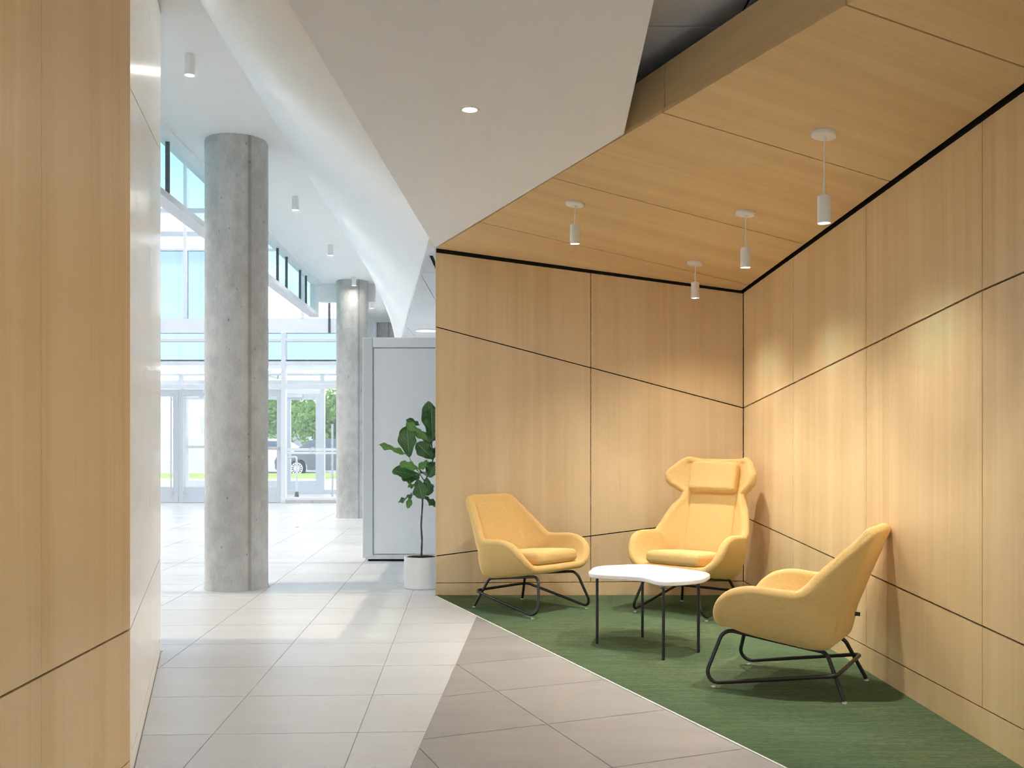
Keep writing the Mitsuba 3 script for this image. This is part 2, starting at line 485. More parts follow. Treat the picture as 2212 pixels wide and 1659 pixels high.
wall_panels('wall_right', RA - RN * .012, RD, RN, sh)
put('baseboard_right', slab(Polygon([(.012, 0), (7.44, 0), (7.44, bt(7.44) - .0015), (.012, bt(0) - .0015)]), .012, RA - RN * .012, RD, (0, 0, 1), RN), 'm_wood')
struct('baseboard_right', 'wood baseboard along the right lounge wall', 'baseboard')

# left wall, wood face and its return
LC = np.array([-1.3825, 3.519, 0])
LD, LN = np.array([.0195, -.99981, 0]), np.array([.99981, .0195, 0])
put('wall_left', slab(Polygon([(0.0, 0), (4.33, 0), (4.33, 2.77), (2.2, 2.95), (0.0, 3.30)]), .16, LC - LN * .172, LD, (0, 0, 1), LN), 'm_gap')
struct('wall_left', 'wood panelled wall at the left edge of the photo', 'wall')
ls = [0.0, .69, 1.93, 3.13, 4.33]
sh = []
for a, b in zip(ls[:-1], ls[1:]):
    sh.append([(a, .083), (b, .083), (b, .559), (a, .559)])
    top = lambda s: 3.28 - .19 * min(s, 2.4)
    sh.append([(a, .559), (b, .559), (b, top(b)), (a, top(a))])
wall_panels('wall_left', LC - LN * .012, LD, LN, sh, g=.007, gv=.0014)
put('baseboard_left', slab(Polygon([(0, 0), (4.33, 0), (4.33, .0815), (0, .0815)]), .012, LC - LN * .012, LD, (0, 0, 1), LN), 'm_wood')
struct('baseboard_left', 'wood baseboard under the left wall', 'baseboard')

QD = np.array([-2.052 + 1.3825, 5.677 - 3.519, 0]); QL = np.linalg.norm(QD); QD /= QL
QN = np.array([QD[1], -QD[0], 0])
put('wall_return', slab(Polygon([(0.0, 0), (QL, 0), (QL, 3.735), (0.0, 3.32)]), .20, LC - QN * .212, QD, (0, 0, 1), QN), 'm_gap')
struct('wall_return', 'glossy wood panelled return wall beyond the corner, entrance glare painted pale into its colour', 'wall')
qs = [0.0, 1.22, QL]
sh = []
for a, b in zip(qs[:-1], qs[1:]):
    sh.append([(a, .083), (b, .083), (b, .558), (a, .558)])
    sh.append([(a, .558), (b, .558), (b, 2.52 + .18 * b), (a, 2.52 + .18 * a)])
    sh.append([(a, 2.52 + .18 * a), (b, 2.52 + .18 * b), (b, 3.33 + .40 * b / QL), (a, 3.33 + .40 * a / QL)])
wall_panels('wall_return', LC - QN * .012, QD, QN, sh, bsdf='m_wood_glare', g=.006, gv=.003)
put('baseboard_return', slab(Polygon([(0, 0), (QL, 0), (QL, .0815), (0, .0815)]), .012, LC - QN * .012, QD, (0, 0, 1), QN), 'm_wood_glare')
struct('baseboard_return', 'baseboard under the return wall, with the same painted glare', 'baseboard')
put('wall_side', bx(-9.0, -2.075, 5.50, 5.665, 0, 7.6), 'm_paint')
struct('wall_side', 'white wall behind the return wall at the left', 'wall')

# ------------------------------------------------------------------ wood ceiling over the lounge


def ceil_slab(pts, t, lift=0.0, shrink=.0045):
    q = Polygon(pts).buffer(-shrink, join_style=2)
    out = []
    for g in polys(q):
        m = trimesh.creation.extrude_polygon(g, t, engine='earcut')
        v = np.array(m.vertices)
        v[:, 2] += cz(v[:, 0], v[:, 1]) + lift
        out.append(trimesh.Trimesh(v, m.faces, process=False))
    return cat(*out)


def rwx(y): return 1.842 + .02395 * (7.743 - y)
E = [(-.612, 7.742), (-.222, 6.744), (.227, 5.549), (.678, 4.395), (1.12, 3.27), (1.56, 2.12), (1.95, 1.06)]
Rr = [(1.79, 7.735), (1.783, 7.50), (1.878, 6.185), (1.908, 4.865), (1.941, 3.55), (1.972, 2.24), (1.995, 1.06)]
Rr = [(rwx(y) - .016, y) for _, y in Rr]
cp = [[(-.609, 7.735), (1.826, 7.735), Rr[1], E[1]]] + [[E[i], Rr[i], Rr[i + 1], E[i + 1]] for i in range(1, 6)]
put('ceiling_wood', ceil_slab([(-.55, 7.74), (1.84, 7.74), (rwx(1.1) - .006, 1.1), (1.99, 1.1)], .02, .022), 'm_gap')
struct('ceiling_wood', 'sloping wood panelled ceiling over the lounge', 'ceiling')
for q in cp:
    put(num('ceiling_wood__panel'), ceil_slab(q, .020), 'm_wood_ceiling')
# fascia above the ceiling edge
fs = [(-.585, 7.70), (.690, 4.397), (1.132, 3.272), (1.572, 2.122), (1.962, 1.062)]
for a, b in zip(fs[:-1], fs[1:]):
    a, b = np.array(a), np.array(b)
    d = (b - a) / np.linalg.norm(b - a)
    a2, b2 = a + d * .0045, b - d * .0045
    nrm = np.array([d[1], -d[0]])                     # facing the white soffit
    if nrm[0] > 0: nrm = -nrm
    V = []
    for q in (a2, b2):
        for off in (0, .016):
            w = q - nrm * off
            V += [[w[0], w[1], cz(*q) + .016], [w[0], w[1], cz(*q) + .222]]
    put(num('ceiling_wood__fascia'), trimesh.convex.convex_hull(np.array(V)), 'm_wood_fascia')
# dark end of the wood ceiling's gap along the walls
put('trim_2', cat(*[bx(-.604, 1.84, 7.748, 7.755, 2.36, 2.9)]), 'm_gap')
struct('trim_2', 'black shadow gap between the back wall and the wood ceiling', 'trim')

# plenum ceiling seen above the fascia
pl = Polygon([(.42, 8.2), (.42, .9), (2.1, .9), (2.1, 8.2)])
put('ceiling_upper', bx(-.75, 2.3, .6, 7.6, 3.06, 3.10), 'm_gap')
struct('ceiling_upper', 'dim grey tile ceiling above the slot beside the wood ceiling', 'ceiling')
for i in range(0, 3):
    for j in range(-6, 6):
        x0, y0 = .37 + i * .605, 4.24 + j * .605
        if y0 < .6 or y0 > 6.9: continue
        put(num('ceiling_upper__tile'), cbox(x0 + .006, x0 + .599, y0 + .006, y0 + .599, 3.045, 3.062, .003), 'm_plenum')

# ------------------------------------------------------------------ white soffit, bulkhead and ceilings
ZS = 2.77
def sz(x, y): return 2.7665 - .0136 * (EX * (x + .609) + EY * (y - 7.73))


sof = Polygon([(-.6055, 7.715), (.541, 4.705), (.471, 3.225), (.280, -1.2), (-.885, -1.2), (-.75, 3.239), (-.625, 7.331)])
DLX, DLY = -.189, 4.353
hole = Polygon([(DLX + .036 * math.cos(a), DLY + .036 * math.sin(a)) for a in np.linspace(0, 2 * np.pi, 40)[:-1]])
m = slab(sof.difference(hole), .10, (0, 0, 0), (1, 0, 0), (0, 1, 0), (0, 0, 1))
v = np.array(m.vertices)
v[:, 2] += sz(v[:, 0], v[:, 1])
put('ceiling_soffit', trimesh.Trimesh(v, m.faces, process=False), 'm_paint_soffit')
struct('ceiling_soffit', 'flat white soffit with one recessed light', 'ceiling')
# sloped bulkhead between soffit edge and lobby ceiling
low = [(-.885, -1.2, sz(-.885, -1.2)), (-.75, 3.239, sz(-.75, 3.239)), (-.625, 7.331, sz(-.625, 7.331)), (-1.659, 14.642, ZS), (-2.40, 20.20, ZS)]
top = [(-1.50, -1.2, 3.735), (-1.686, 3.371, 3.735), (-1.851, 7.372, 3.735), (-2.150, 14.642, 3.735), (-2.379, 20.20, 3.735)]
LT = []
for i in range(len(low) - 1):
    for jj in range(24 + (i == len(low) - 2)):
        w = jj / 24
        LT.append((np.array(low[i]) * (1 - w) + np.array(low[i + 1]) * w, np.array(top[i]) * (1 - w) + np.array(top[i + 1]) * w))
NA = 13
V = np.array([[a * (1 - q) + b * q for q in np.linspace(0, 1, NA)] for a, b in LT])
nr = len(V)
ii, jj = np.meshgrid(np.arange(nr - 1), np.arange(NA - 1), indexing='ij')
q = np.stack([ii * NA + jj, (ii + 1) * NA + jj, (ii + 1) * NA + jj + 1, ii * NA + jj + 1], -1).reshape(-1, 4)
n0 = nr * NA
V2 = np.vstack([V.reshape(-1, 3), V.reshape(-1, 3) + np.array([.03, 0, .02])])
e = np.arange(nr - 1) * NA
rim = np.stack([e, e + n0, e + NA + n0, e + NA], -1)
q = np.vstack([q, q[:, ::-1] + n0, rim])
put('ceiling_bulkhead', trimesh.Trimesh(V2, np.vstack([q[:, [0, 1, 2]], q[:, [0, 2, 3]]]), process=False), 'm_paint', smooth=25)
struct('ceiling_bulkhead', 'sloped white bulkhead running along the lobby beside the soffit', 'ceiling')
# lobby ceiling (its left edge is the atrium opening)
lob = Polygon([(-2.70, 5.67), (-3.093, 15.578), (-3.093, 15.72), (-2.47, 15.72), (-2.48, 20.6), (-2.3, 20.6), (-1.48, -1.2), (-1.4, -5.1), (-1.32, -5.1), (-1.36, 3.4), (-2.045, 5.66)])
lob = Polygon([(-2.70, 5.67), (-3.10, 15.72), (-1.0, 26), (1.5, 26), (-1.0, 3.4), (-1.34, 3.4), (-2.045, 5.66)])
put('ceiling_lobby', slab(Polygon([(-2.70, 5.66), (-3.10, 15.72), (-3.10, 26.1), (.8, 26.1), (-.9, -1.2), (-1.6, -1.2), (-1.45, 3.3), (-2.05, 5.60)]), .16, (0, 0, 3.735), (1, 0, 0), (0, 1, 0), (0, 0, 1)), 'm_paint')
struct('ceiling_lobby', 'high white lobby ceiling above the columns', 'ceiling')
# lay-in grid ceiling behind the wood wall
put('ceiling_grid', slab(Polygon([(-.60, 7.40), (-1.62, 14.65), (-2.36, 20.2), (-2.36, 26.1), (2.5, 26.1), (2.5, 7.46)]), .04, (0, 0, 2.80), (1, 0, 0), (0, 1, 0), (0, 0, 1)), 'm_paint')
struct('ceiling_grid', 'white lay-in tile ceiling behind the wood wall', 'ceiling')
gp = Polygon([(-.640, 7.47), (-1.652, 14.642), (-1.9, 16.6), (1.2, 16.6), (1.2, 7.97), (-.58, 7.97), (-.58, 7.76), (-.606, 7.74)])
ys = [7.40, 7.945, 8.98, 10.02, 11.07, 12.1, 13.15, 14.2, 15.3, 16.4]
for a, b in zip(ys[:-1], ys[1:]):
    for x0 in (-2.05, -1.45, -.85, -.25, .35):
        for g in polys(sbox(x0, a, x0 + .6, b).buffer(-.004, join_style=2).intersection(gp)):
            if g.area > .003:
                put(num('ceiling_grid__tile'), slab(g, .02, (0, 0, ZS + .012), (1, 0, 0), (0, 1, 0), (0, 0, 1)), 'm_paint_grid')
put('ceiling_grid__edge_trim', tube([low[2][:2] + (ZS + .008,), low[3][:2] + (ZS + .008,), low[4][:2] + (ZS + .008,)], .012, 8), 'm_white_metal')
for nm, x, y0, y1, lab in (('window_9', -1.36, -3.05, -.86, 'left'), ('window_10', 2.07, -3.05, .26, 'right')):  # unseen side glazing, added to bring neutral daylight near the camera
    put(nm + '__pane', bx(x - .001, x + .001, y0, y1, .03, 2.77), 'm_glass')
    for y in (y0, (y0 + y1) / 2, y1):
        put(num(nm + '__mullion'), cbox(x - .04, x + .04, y - .03, y + .03, 0, 2.8, .004), 'm_alu_white')
    struct(nm, f'{lab} side window added unseen behind the lounge for daylight', 'window')
put('ceiling_sky_block', bx(-2.69, 5.0, -5.4, 26.2, 4.05, 4.2), 'm_paint')  # unseen slab put in to stop sky light leaking from above
struct('ceiling_sky_block', 'unseen slab added over the lobby and lounge against sky leaks', 'ceiling')
# rear part of the room, behind the camera
put('ceiling_rear', bx(-1.6, 2.4, -3.2, -1.2, 2.80, 2.9), 'm_paint')
struct('ceiling_rear', 'white ceiling over the passage behind the lounge', 'ceiling')
put('ceiling_mid', bx(.27, 2.3, -1.2, .62, 3.05, 3.12), 'm_paint')
struct('ceiling_mid', 'upper ceiling beyond the wood ceiling', 'ceiling')
put('window_3__pane', bx(-1.35, 2.05, -3.101, -3.099, .03, 2.77), 'm_glass')  # unseen glazed end, added for daylight from behind the camera
for x in (-1.37, -.5, .35, 1.2, 2.07):
    put(num('window_3__mullion'), cbox(x - .03, x + .03, -3.14, -3.06, 0, 2.8, .004), 'm_alu_white')
struct('window_3', 'full height window added unseen at the passage end for daylight', 'window')

# ------------------------------------------------------------------ concrete columns
def column(cx, cy, r, zt, label):
    key = num('column')
    nz, ns = 70, 96
    z = np.concatenate([[0, .006], np.linspace(.02, zt - .012, nz), [zt]])
    a = np.linspace(0, 2 * np.pi, ns + 1)
    A, Z = np.meshgrid(a, z)
    P = np.stack([np.cos(A) * 3, np.sin(A) * 3, Z * 2], -1)
    rr = r + (meshkit.fbm(P * 1.5, 4, 5) - .5) * .006
    seam_a = (.735 * 2 * np.pi)
    rr = rr + .0035 * np.exp(-((A - seam_a) / .018) ** 2)
    base = (meshkit.noise(np.stack([np.cos(A) * 9, np.sin(A) * 9, 0 * A], -1), 2) - .3) * .02
    rr = rr + np.where(Z < .015, base, 0)
    rr[-1] -= .004
    # angle 0.75 turns of the parameter faces the camera
    face = math.atan2(-cy, -cx)
    th = face + (A - .67 * 2 * np.pi)
    V = np.stack([cx + rr * np.cos(th), cy + rr * np.sin(th), Z], -1).reshape(-1, 3)
    uv = np.stack([A / (2 * np.pi), Z], -1).reshape(-1, 2)
    n = ns + 1
    i, j = np.meshgrid(np.arange(len(z) - 1), np.arange(ns), indexing='ij')
    q = np.stack([i * n + j, i * n + j + 1, (i + 1) * n + j + 1, (i + 1) * n + j], -1).reshape(-1, 4)
    put(key, trimesh.Trimesh(V, np.vstack([q[:, [0, 1, 2]], q[:, [0, 2, 3]]]), process=False), 'm_concrete', smooth=True, uv=uv)
    tag(key, label, 'column')


column(-2.313, 8.165, .258, 3.735, 'large round raw concrete column in front of the entrance doors, nearest one')
column(-2.53, 15.4, .252, 3.735, 'round concrete column farther back, beside the white booth')
column(-2.75, 21.0, .215, 3.735, 'dark top of a third concrete column above the white booth')

# ------------------------------------------------------------------ atrium edge: hanging glass strip
def sx(y): return -2.784 - .0393 * (y - 7.708)
ypos = [5.75, 7.05, 8.09, 9.6, 11.06, 11.72, 12.62, 13.22, 14.25, 14.75, 15.55]
SD = np.array([-.0393, 1.0]) / math.hypot(.0393, 1)
a, b = np.array([sx(5.70), 5.70]), np.array([sx(15.57), 15.57])
nrm = np.array([-1.0, -.0393])


def run(a, b, off0, off1, z0, z1):
    q = [a + nrm * off0, b + nrm * off0, b + nrm * off1, a + nrm * off1]
    return slab(Polygon(q), z1 - z0, (0, 0, z0), (1, 0, 0), (0, 1, 0), (0, 0, 1))


put('window_2__rail', run(a, b, 0.0, .14, 3.19, 3.245), 'm_alu')
put('window_2__head', run(a, b, -.04, .13, 3.717, 3.742), 'm_alu_white')
for i, (y0, y1) in enumerate(zip(ypos[:-1], ypos[1:])):
    p0, p1 = np.array([sx(y0 + .01), y0 + .01]), np.array([sx(y1 - .01), y1 - .01])
    put(num('window_2__pane'), run(p0, p1, .065, .067, 3.245, 3.717), 'm_glass_tint')
    if i:
        c = np.array([sx(y0), y0])
        put(num('window_2__mullion'), run(c - SD * .011, c + SD * .011, .050, .085, 3.245, 3.717), 'm_alu_dark' if i not in (1,) else 'm_alu')
put('window_2__end_post', run(b - SD * .03, b, .0, .14, 3.245, 3.72), 'm_alu_white')
struct('window_2', 'hanging strip of tinted glass panes along the edge of the atrium', 'window')
put('wall_atrium', run(a, b, -.12, .03, 3.90, 7.6), 'm_paint')
struct('wall_atrium', 'white upper wall of the atrium above the lobby ceiling', 'wall')

# bulkhead at the end of the lobby and the entrance wall (face y = 18.8)
YF = 18.8
put('wall_bulkhead', bx(-3.10, -2.2, 15.58, 15.72, 3.44, 3.74), 'm_paint')
struct('wall_bulkhead', 'white drop bulkhead across the lobby ceiling by the second column', 'wall')
put('wall_front', cat(bx(-9.0, -3.02, YF, YF + .16, 3.29, 3.57), bx(-3.12, -3.02, YF + .001, YF + .16, 3.57, 3.735),
                      bx(-3.02, -2.90, YF, YF + .16, 0, 3.735)), 'm_paint')
struct('wall_front', 'white band above the entrance glazing', 'wall')
put('wall_front__joint_post', bx(-3.55, -3.51, YF - .02, YF, 3.29, 3.90), 'm_alu_dark')
put('wall_far', bx(-3.0, 4.5, 25.9, 26.1, 0, 3.74), 'm_paint')
struct('wall_far', 'white wall at the far end of the lobby behind the booth', 'wall')
put('wall_outer', cat(bx(2.4, 2.5, 7.97, 17, 2.75, 3.0), bx(2.4, 2.5, 17, 26.1, 0, 3.0)), 'm_paint')
struct('wall_outer', 'white side wall of the area behind the wood wall', 'wall')
put('window_8__pane', bx(2.449, 2.451, 8.0, 17, .05, 2.75), 'm_glass')  # unseen pane added so daylight reaches the booth and pot
for y in (8.05, 10.2, 12.5, 14.7, 16.95):
    put(num('window_8__mullion'), cbox(2.41, 2.49, y - .04, y + .04, .05, 2.75, .004), 'm_alu_white')
struct('window_8', 'unseen side window added behind the wood wall to light the booth', 'window')
put('wall_vestibule', bx(-3.02, -2.90, YF + .16, 26.0, 0, 3.735), 'm_paint')
struct('wall_vestibule', 'white wall closing the side of the vestibule', 'wall')


def fx(u): return (u - 1106) / 2100 * YF
def fz(v): return 1.25 + (947 - v) / 2100 * YF


# entrance glazing, inner wall
pz = lambda u, v: (fx(u), fz(v))
cols = [-8.9, fx(282), fx(486), fx(505), fx(613), fx(760), fx(880), -3.04]
mull = [fx(282) - .0, fx(496), fx(613), -3.06]
for x in mull:
    put(num('window_1__mullion'), cbox(x - .042, x + .042, YF - .05, YF + .09, 0.0 if x < fx(700) else .03, 3.29, .004), 'm_alu_white')
for x in (-8.95, -7.9):
    put(num('window_1__mullion'), cbox(x - .042, x + .042, YF - .05, YF + .09, 0.0, 3.29, .004), 'm_alu_white')
for v0, v1 in ((731.5, 738), (781, 788.5), (830, 839.6)):
    put(num('window_1__transom'), cbox(-8.95, -3.03, YF - .045, YF + .08, fz(v1), fz(v0), .004), 'm_alu_white')
spans = [(-8.9, -7.95)] + [(-7.85, fx(282) - .045)] + list(zip([m + .045 for m in mull[:-1]], [m - .045 for m in mull[1:]]))
for x0, x1 in spans:
    for v0, v1 in ((719, 731.5), (738, 781), (788.5, 830)):
        put(num('window_1__pane'), bx(x0, x1, YF + .018, YF + .020, fz(v1), fz(v0)), 'm_glass' if v0 > 780 else 'm_glass_blue')
# fixed lights right of the doors, with a sill of tile and a low frame
for x0, x1 in spans[4:]:
    put(num('window_1__pane'), bx(x0, x1, YF + .018, YF + .020, fz(1076), fz(839.6)), 'm_glass')
for x0, x1 in spans[:2]:
    put(num('window_1__pane'), bx(x0, x1, YF + .018, YF + .020, .1, fz(839.6)), 'm_glass')
put('window_1__sill', cbox(fx(617), -3.03, YF - .045, YF + .08, fz(1080), fz(1074), .004), 'm_alu_white')
for i in range(7):
    x0 = fx(609) + i * .6
    if x0 > -3.1: break
    put(num('window_1__sill_tile'), cbox(x0 + .003, min(x0 + .597, -3.04), YF - .05, YF + .09, .0, .062, .003), 'm_tile2')
struct('window_1', 'white framed entrance glazing with transoms and clear panes', 'window')
# frosted safety band and hexagon emblem on the fixed light
put('window_1__frosted_band', cat(bx(fx(617) + .01, -3.06, YF + .0145, YF + .0175, fz(974), fz(968)), bx(fx(617) + .01, -3.06, YF + .0145, YF + .0175, fz(981), fz(976))), 'm_frost')
hexa = lambda r: [(fx(675) + r * math.sin(k * math.pi / 3), fz(973.5) + r * math.cos(k * math.pi / 3)) for k in range(6)]
ring = Polygon(hexa(.075)).difference(Polygon(hexa(.062)))
spokes = [LineString([(fx(675), fz(973.5)), (fx(675) + .066 * math.sin(t), fz(973.5) + .066 * math.cos(t))]).buffer(.005) for t in (math.pi, math.pi / 3, -math.pi / 3)]
inner = Polygon(hexa(.042)).difference(Polygon(hexa(.033)))
em = ring.union(inner)
for s_ in spokes: em = em.union(s_)
put('window_1__emblem', cat(*[slab(g, .002, (0, YF + .0142, 0), (1, 0, 0), (0, 0, 1), (0, -1, 0)) for g in polys(em)]), 'm_pod_frame')


def door(x0, x1, y, root, label, hinge_right=True, ztop=None, closer=True, bar=True, bottom=.16, pull=None):
    """glazed aluminium door leaf"""
    zt = ztop or fz(841.5)
    st = .10
    ft = y + .045
    put(root + '__frame', cat(cbox(x0, x0 + st, y, ft, .012, zt, .003), cbox(x1 - st, x1, y, ft, .012, zt, .003),
                              cbox(x0 + st, x1 - st, y, ft, .012, .012 + bottom + .14, .003), cbox(x0 + st, x1 - st, y, ft, zt - .13, zt, .003)), 'm_alu')
    put(root + '__pane', bx(x0 + st, x1 - st, y + .020, y + .022, .012 + bottom + .14, zt - .13), 'm_glass')
    if closer:
        xa = x0 + .02 if hinge_right else x1 - .42
        put(root + '__closer', cbox(xa, xa + .36, y - .07, y, zt - .085, zt - .01, .006), 'm_pod_frame')
    if bar:
        put(root + '__push_bar', cat(cbox(x0 + .05, x1 - .05, y - .075, y - .04, 1.03, 1.085, .006), bx(x0 + .05, x0 + .09, y - .05, y, 1.035, 1.08), bx(x1 - .09, x1 - .05, y - .05, y, 1.035, 1.08)), 'm_steel')
    if pull is not None:
        put(root + '__pull_bar', cat(tube([(pull, y - .07, .10), (pull, y - .07, zt - .10)], .016, 12), tube([(pull, y - .07, .2), (pull, y, .2)], .01, 8), tube([(pull, y - .07, zt - .2), (pull, y, zt - .2)], .01, 8)), 'm_steel')
    struct(root, label, 'door')


door(fx(284), fx(385), YF, 'door_1', 'left leaf of the glazed entrance doors beside the return wall', True, pull=fx(372), bar=False)
door(fx(386.4), fx(487), YF, 'door_2', 'glazed entrance door leaf just left of the big column', False, pull=fx(397), bar=False)
door(fx(505), fx(609), YF, 'door_3', 'glazed entrance door leaf just right of the big column with a push bar', True)
put('door_3__threshold', bx(fx(284), fx(611), YF - .03, YF + .08, 0, .010), 'm_steel')

# vestibule: ceiling, outer glazing, doors
YO = 22.0
put('ceiling_vestibule', bx(-8.95, -3.02, YF + .10, YO + .1, 2.70, 2.78), 'm_paint')
struct('ceiling_vestibule', 'white ceiling of the entrance vestibule', 'ceiling')
gx = lambda u: (u - 1106) / 2100 * YO
gz = lambda v: 1.25 + (947 - v) / 2100 * YO
om = [-8.9, gx(300), gx(393), gx(500), gx(614), gx(697), -3.09]
for x in om:
    put(num('window_4__mullion'), cbox(x - .05, x + .05, YO - .06, YO + .06, 0, 2.70, .004), 'm_alu')
put('window_4__transom', cat(cbox(-8.9, -3.04, YO - .05, YO + .05, gz(831), gz(822), .004), cbox(-8.9, -3.04, YO - .05, YO + .05, gz(811), gz(803), .004)), 'm_alu')
put('window_4__sill', cbox(-8.9, -3.04, YO - .05, YO + .05, 0, .09, .004), 'm_alu')
for x0, x1 in zip(om[:-1], om[1:]):
    put(num('window_4__pane'), bx(x0 + .05, x1 - .05, YO - .001, YO + .001, gz(822), 2.70), 'm_glass')
for x0, x1 in ((om[0], om[1]), (om[4] + 0, om[4] + .001), (om[5], om[6])):
    if x1 - x0 > .1:
        put(num('window_4__pane'), bx(x0 + .05, x1 - .05, YO - .001, YO + .001, .09, gz(831)), 'm_glass')
struct('window_4', 'outer glazing of the entrance vestibule', 'window')
for i, (a_, b_) in enumerate(((1, 2), (2, 3), (3, 4), (4, 5))):
    door(om[a_] + .055, om[b_] - .055, YO - .02, f'door_{4 + i}', ['outer glazed door seen through the left leaf', 'outer glazed door seen beside the big column', 'outer glazed door hidden behind the big column',
         'outer glazed door in front of the tree and parked car'][i], True, ztop=gz(851), bar=(i == 1), bottom=.14, pull=None)
    put(f'door_{4 + i}__head_panel', bx(om[a_] + .05, om[b_] - .05, YO - .02, YO + .02, gz(851), gz(831)), 'm_alu_white')
key = 'guard_rail'
gxp = (641 - 1106) / 2100 * 20.6
put(key + '__post', tube(fillet([(gxp, 20.6, .06), (gxp, 20.6, .87), (gxp - .20, 20.6, .84)], .05), .021, 12), 'm_alu_white', smooth=40)
put(key + '__foot', lathe([[0, 0], [.055, 0], [.05, .03], [.034, .12], [0, .12]], 20, (gxp, 20.6, 0)), 'm_alu_dark', smooth=40)
tag(key, 'bent white guard rail post with a dark foot inside the glass vestibule', 'guard rail')
key = 'door_post'
put(key, tube([((718 - 1106) / 2100 * 20.2, 20.2, 0), ((718 - 1106) / 2100 * 20.2, 20.2, 1.55)], .022, 12), 'm_pod_frame', smooth=40)
tag(key, 'slim upright metal post inside the vestibule beside the second column', 'post')
for i, (x0, y0) in enumerate(((gx(330), 20.3), (gx(600), 20.3), (gx(690), 20.9))):
    key = num('linear_light')
    put(key, cbox(x0 - .8, x0 + .55, y0, y0 + .07, 2.675, 2.70, .003), 'm_frost', emitter={'type': 'area', 'radiance': {'type': 'rgb', 'value': [9.0, 9.0, 9.0]}})
    tag(key, ['linear light in the vestibule ceiling above the left doors', 'linear light in the vestibule ceiling right of the big column', 'linear light in the vestibule ceiling near the second column'][i], 'light')

# upper glazing of the atrium, on the entrance wall
uz = [3.57, 4.90, 5.16, 5.25, 5.62, 7.5]
um = [-8.95, -7.45, -6.32, -5.2, -4.05, -3.14]
for x in um:
    put(num('window_5__mullion'), cbox(x - .035, x + .035, YF - .02, YF + .10, 3.57, 7.5, .004), 'm_alu_white')
for z0, z1 in ((4.88, 4.92), (5.16, 5.25), (5.62, 5.70)):
    put(num('window_5__transom'), cbox(-8.95, -3.13, YF - .015, YF + .09, z0, z1, .004), 'm_alu_white' if z0 < 5 else 'm_alu')
for x0, x1 in zip(um[:-1], um[1:]):
    put(num('window_5__pane'), bx(x0 + .035, x1 - .035, YF + .018, YF + .02, 3.57, 4.88), 'm_glass_blue' if x0 < -5.5 else 'm_glass')
    for z0, z1 in ((4.92, 5.16), (5.25, 5.62), (5.70, 7.5)):
        put(num('window_5__pane'), bx(x0 + .035, x1 - .035, YF + .018, YF + .02, z0, z1), 'm_glass')
struct('window_5', 'tall upper glazing of the atrium above the entrance', 'window')
# atrium side: glazed wall at x = -9 and glazed roof
for y in np.linspace(5.7, YF, 8):
    put(num('window_6__mullion'), cbox(-9.05, -8.97, y - .04, y + .04, 0, 7.5, .004), 'm_alu_white')
put('window_6__pane', bx(-9.011, -9.009, 5.7, YF, 0, 7.5), 'm_glass_roof')
struct('window_6', 'glazed side wall of the atrium', 'window')
for y in np.linspace(5.7, YF, 8):
    put(num('window_7__beam'), cbox(-9.05, -2.8, y - .05, y + .05, 7.5, 7.7, .004), 'm_alu_white')
put('window_7__pane', bx(-9.0, -2.8, 5.7, YF, 7.60, 7.602), 'm_glass_roof')
struct('window_7', 'glazed roof of the atrium', 'window')

# ------------------------------------------------------------------ white booth (pod)
key = 'office_booth'
PX0, PX1, PY, PD, PH = -1.518, .75, 9.87, 1.9, 2.275
put(key + '__corner_post', cbox(PX0, PX0 + .10, PY, PY + .10, .035, PH, .006), 'm_pod_frame')
put(key + '__corner_post_001', cbox(PX1 - .10, PX1, PY, PY + .10, .035, PH, .006), 'm_pod_frame')
put(key + '__top_rail', cbox(PX0 + .102, PX1 - .102, PY + .002, PY + .10, PH - .10, PH, .005), 'm_pod')
put(key + '__front_panel', cbox(PX0 + .112, PX1 - .112, PY + .018, PY + .06, .075, PH - .108, .004), 'm_pod')
put(key + '__bottom_rail', cbox(PX0 + .03, PX1 - .03, PY + .006, PY + .09, .022, .066, .004), 'm_pod_frame')
put(key + '__plinth', bx(PX0 + .05, PX1 - .05, PY + .05, PY + PD - .05, 0, .024), 'm_gap')
put(key + '__body', bx(PX0 + .01, PX1 - .01, PY + .06, PY + PD, .036, PH - .006), 'm_pod')
tag(key, 'white free standing office booth with a grey frame behind the plant', 'booth')

# ------------------------------------------------------------------ light fittings
def disc(cx, cy, z, r, seg=32):
    a = np.linspace(0, 2 * np.pi, seg + 1)[:-1]
    V = np.vstack([[cx, cy, z], np.stack([cx + r * np.cos(a), cy + r * np.sin(a), np.full(seg, z)], -1)])
    Fc = [[0, 1 + (i + 1) % seg, 1 + i] for i in range(seg)]          # facing down
    return trimesh.Trimesh(V, Fc, process=False)


def em(L): return {'type': 'area', 'radiance': {'type': 'rgb', 'value': list(L)}}


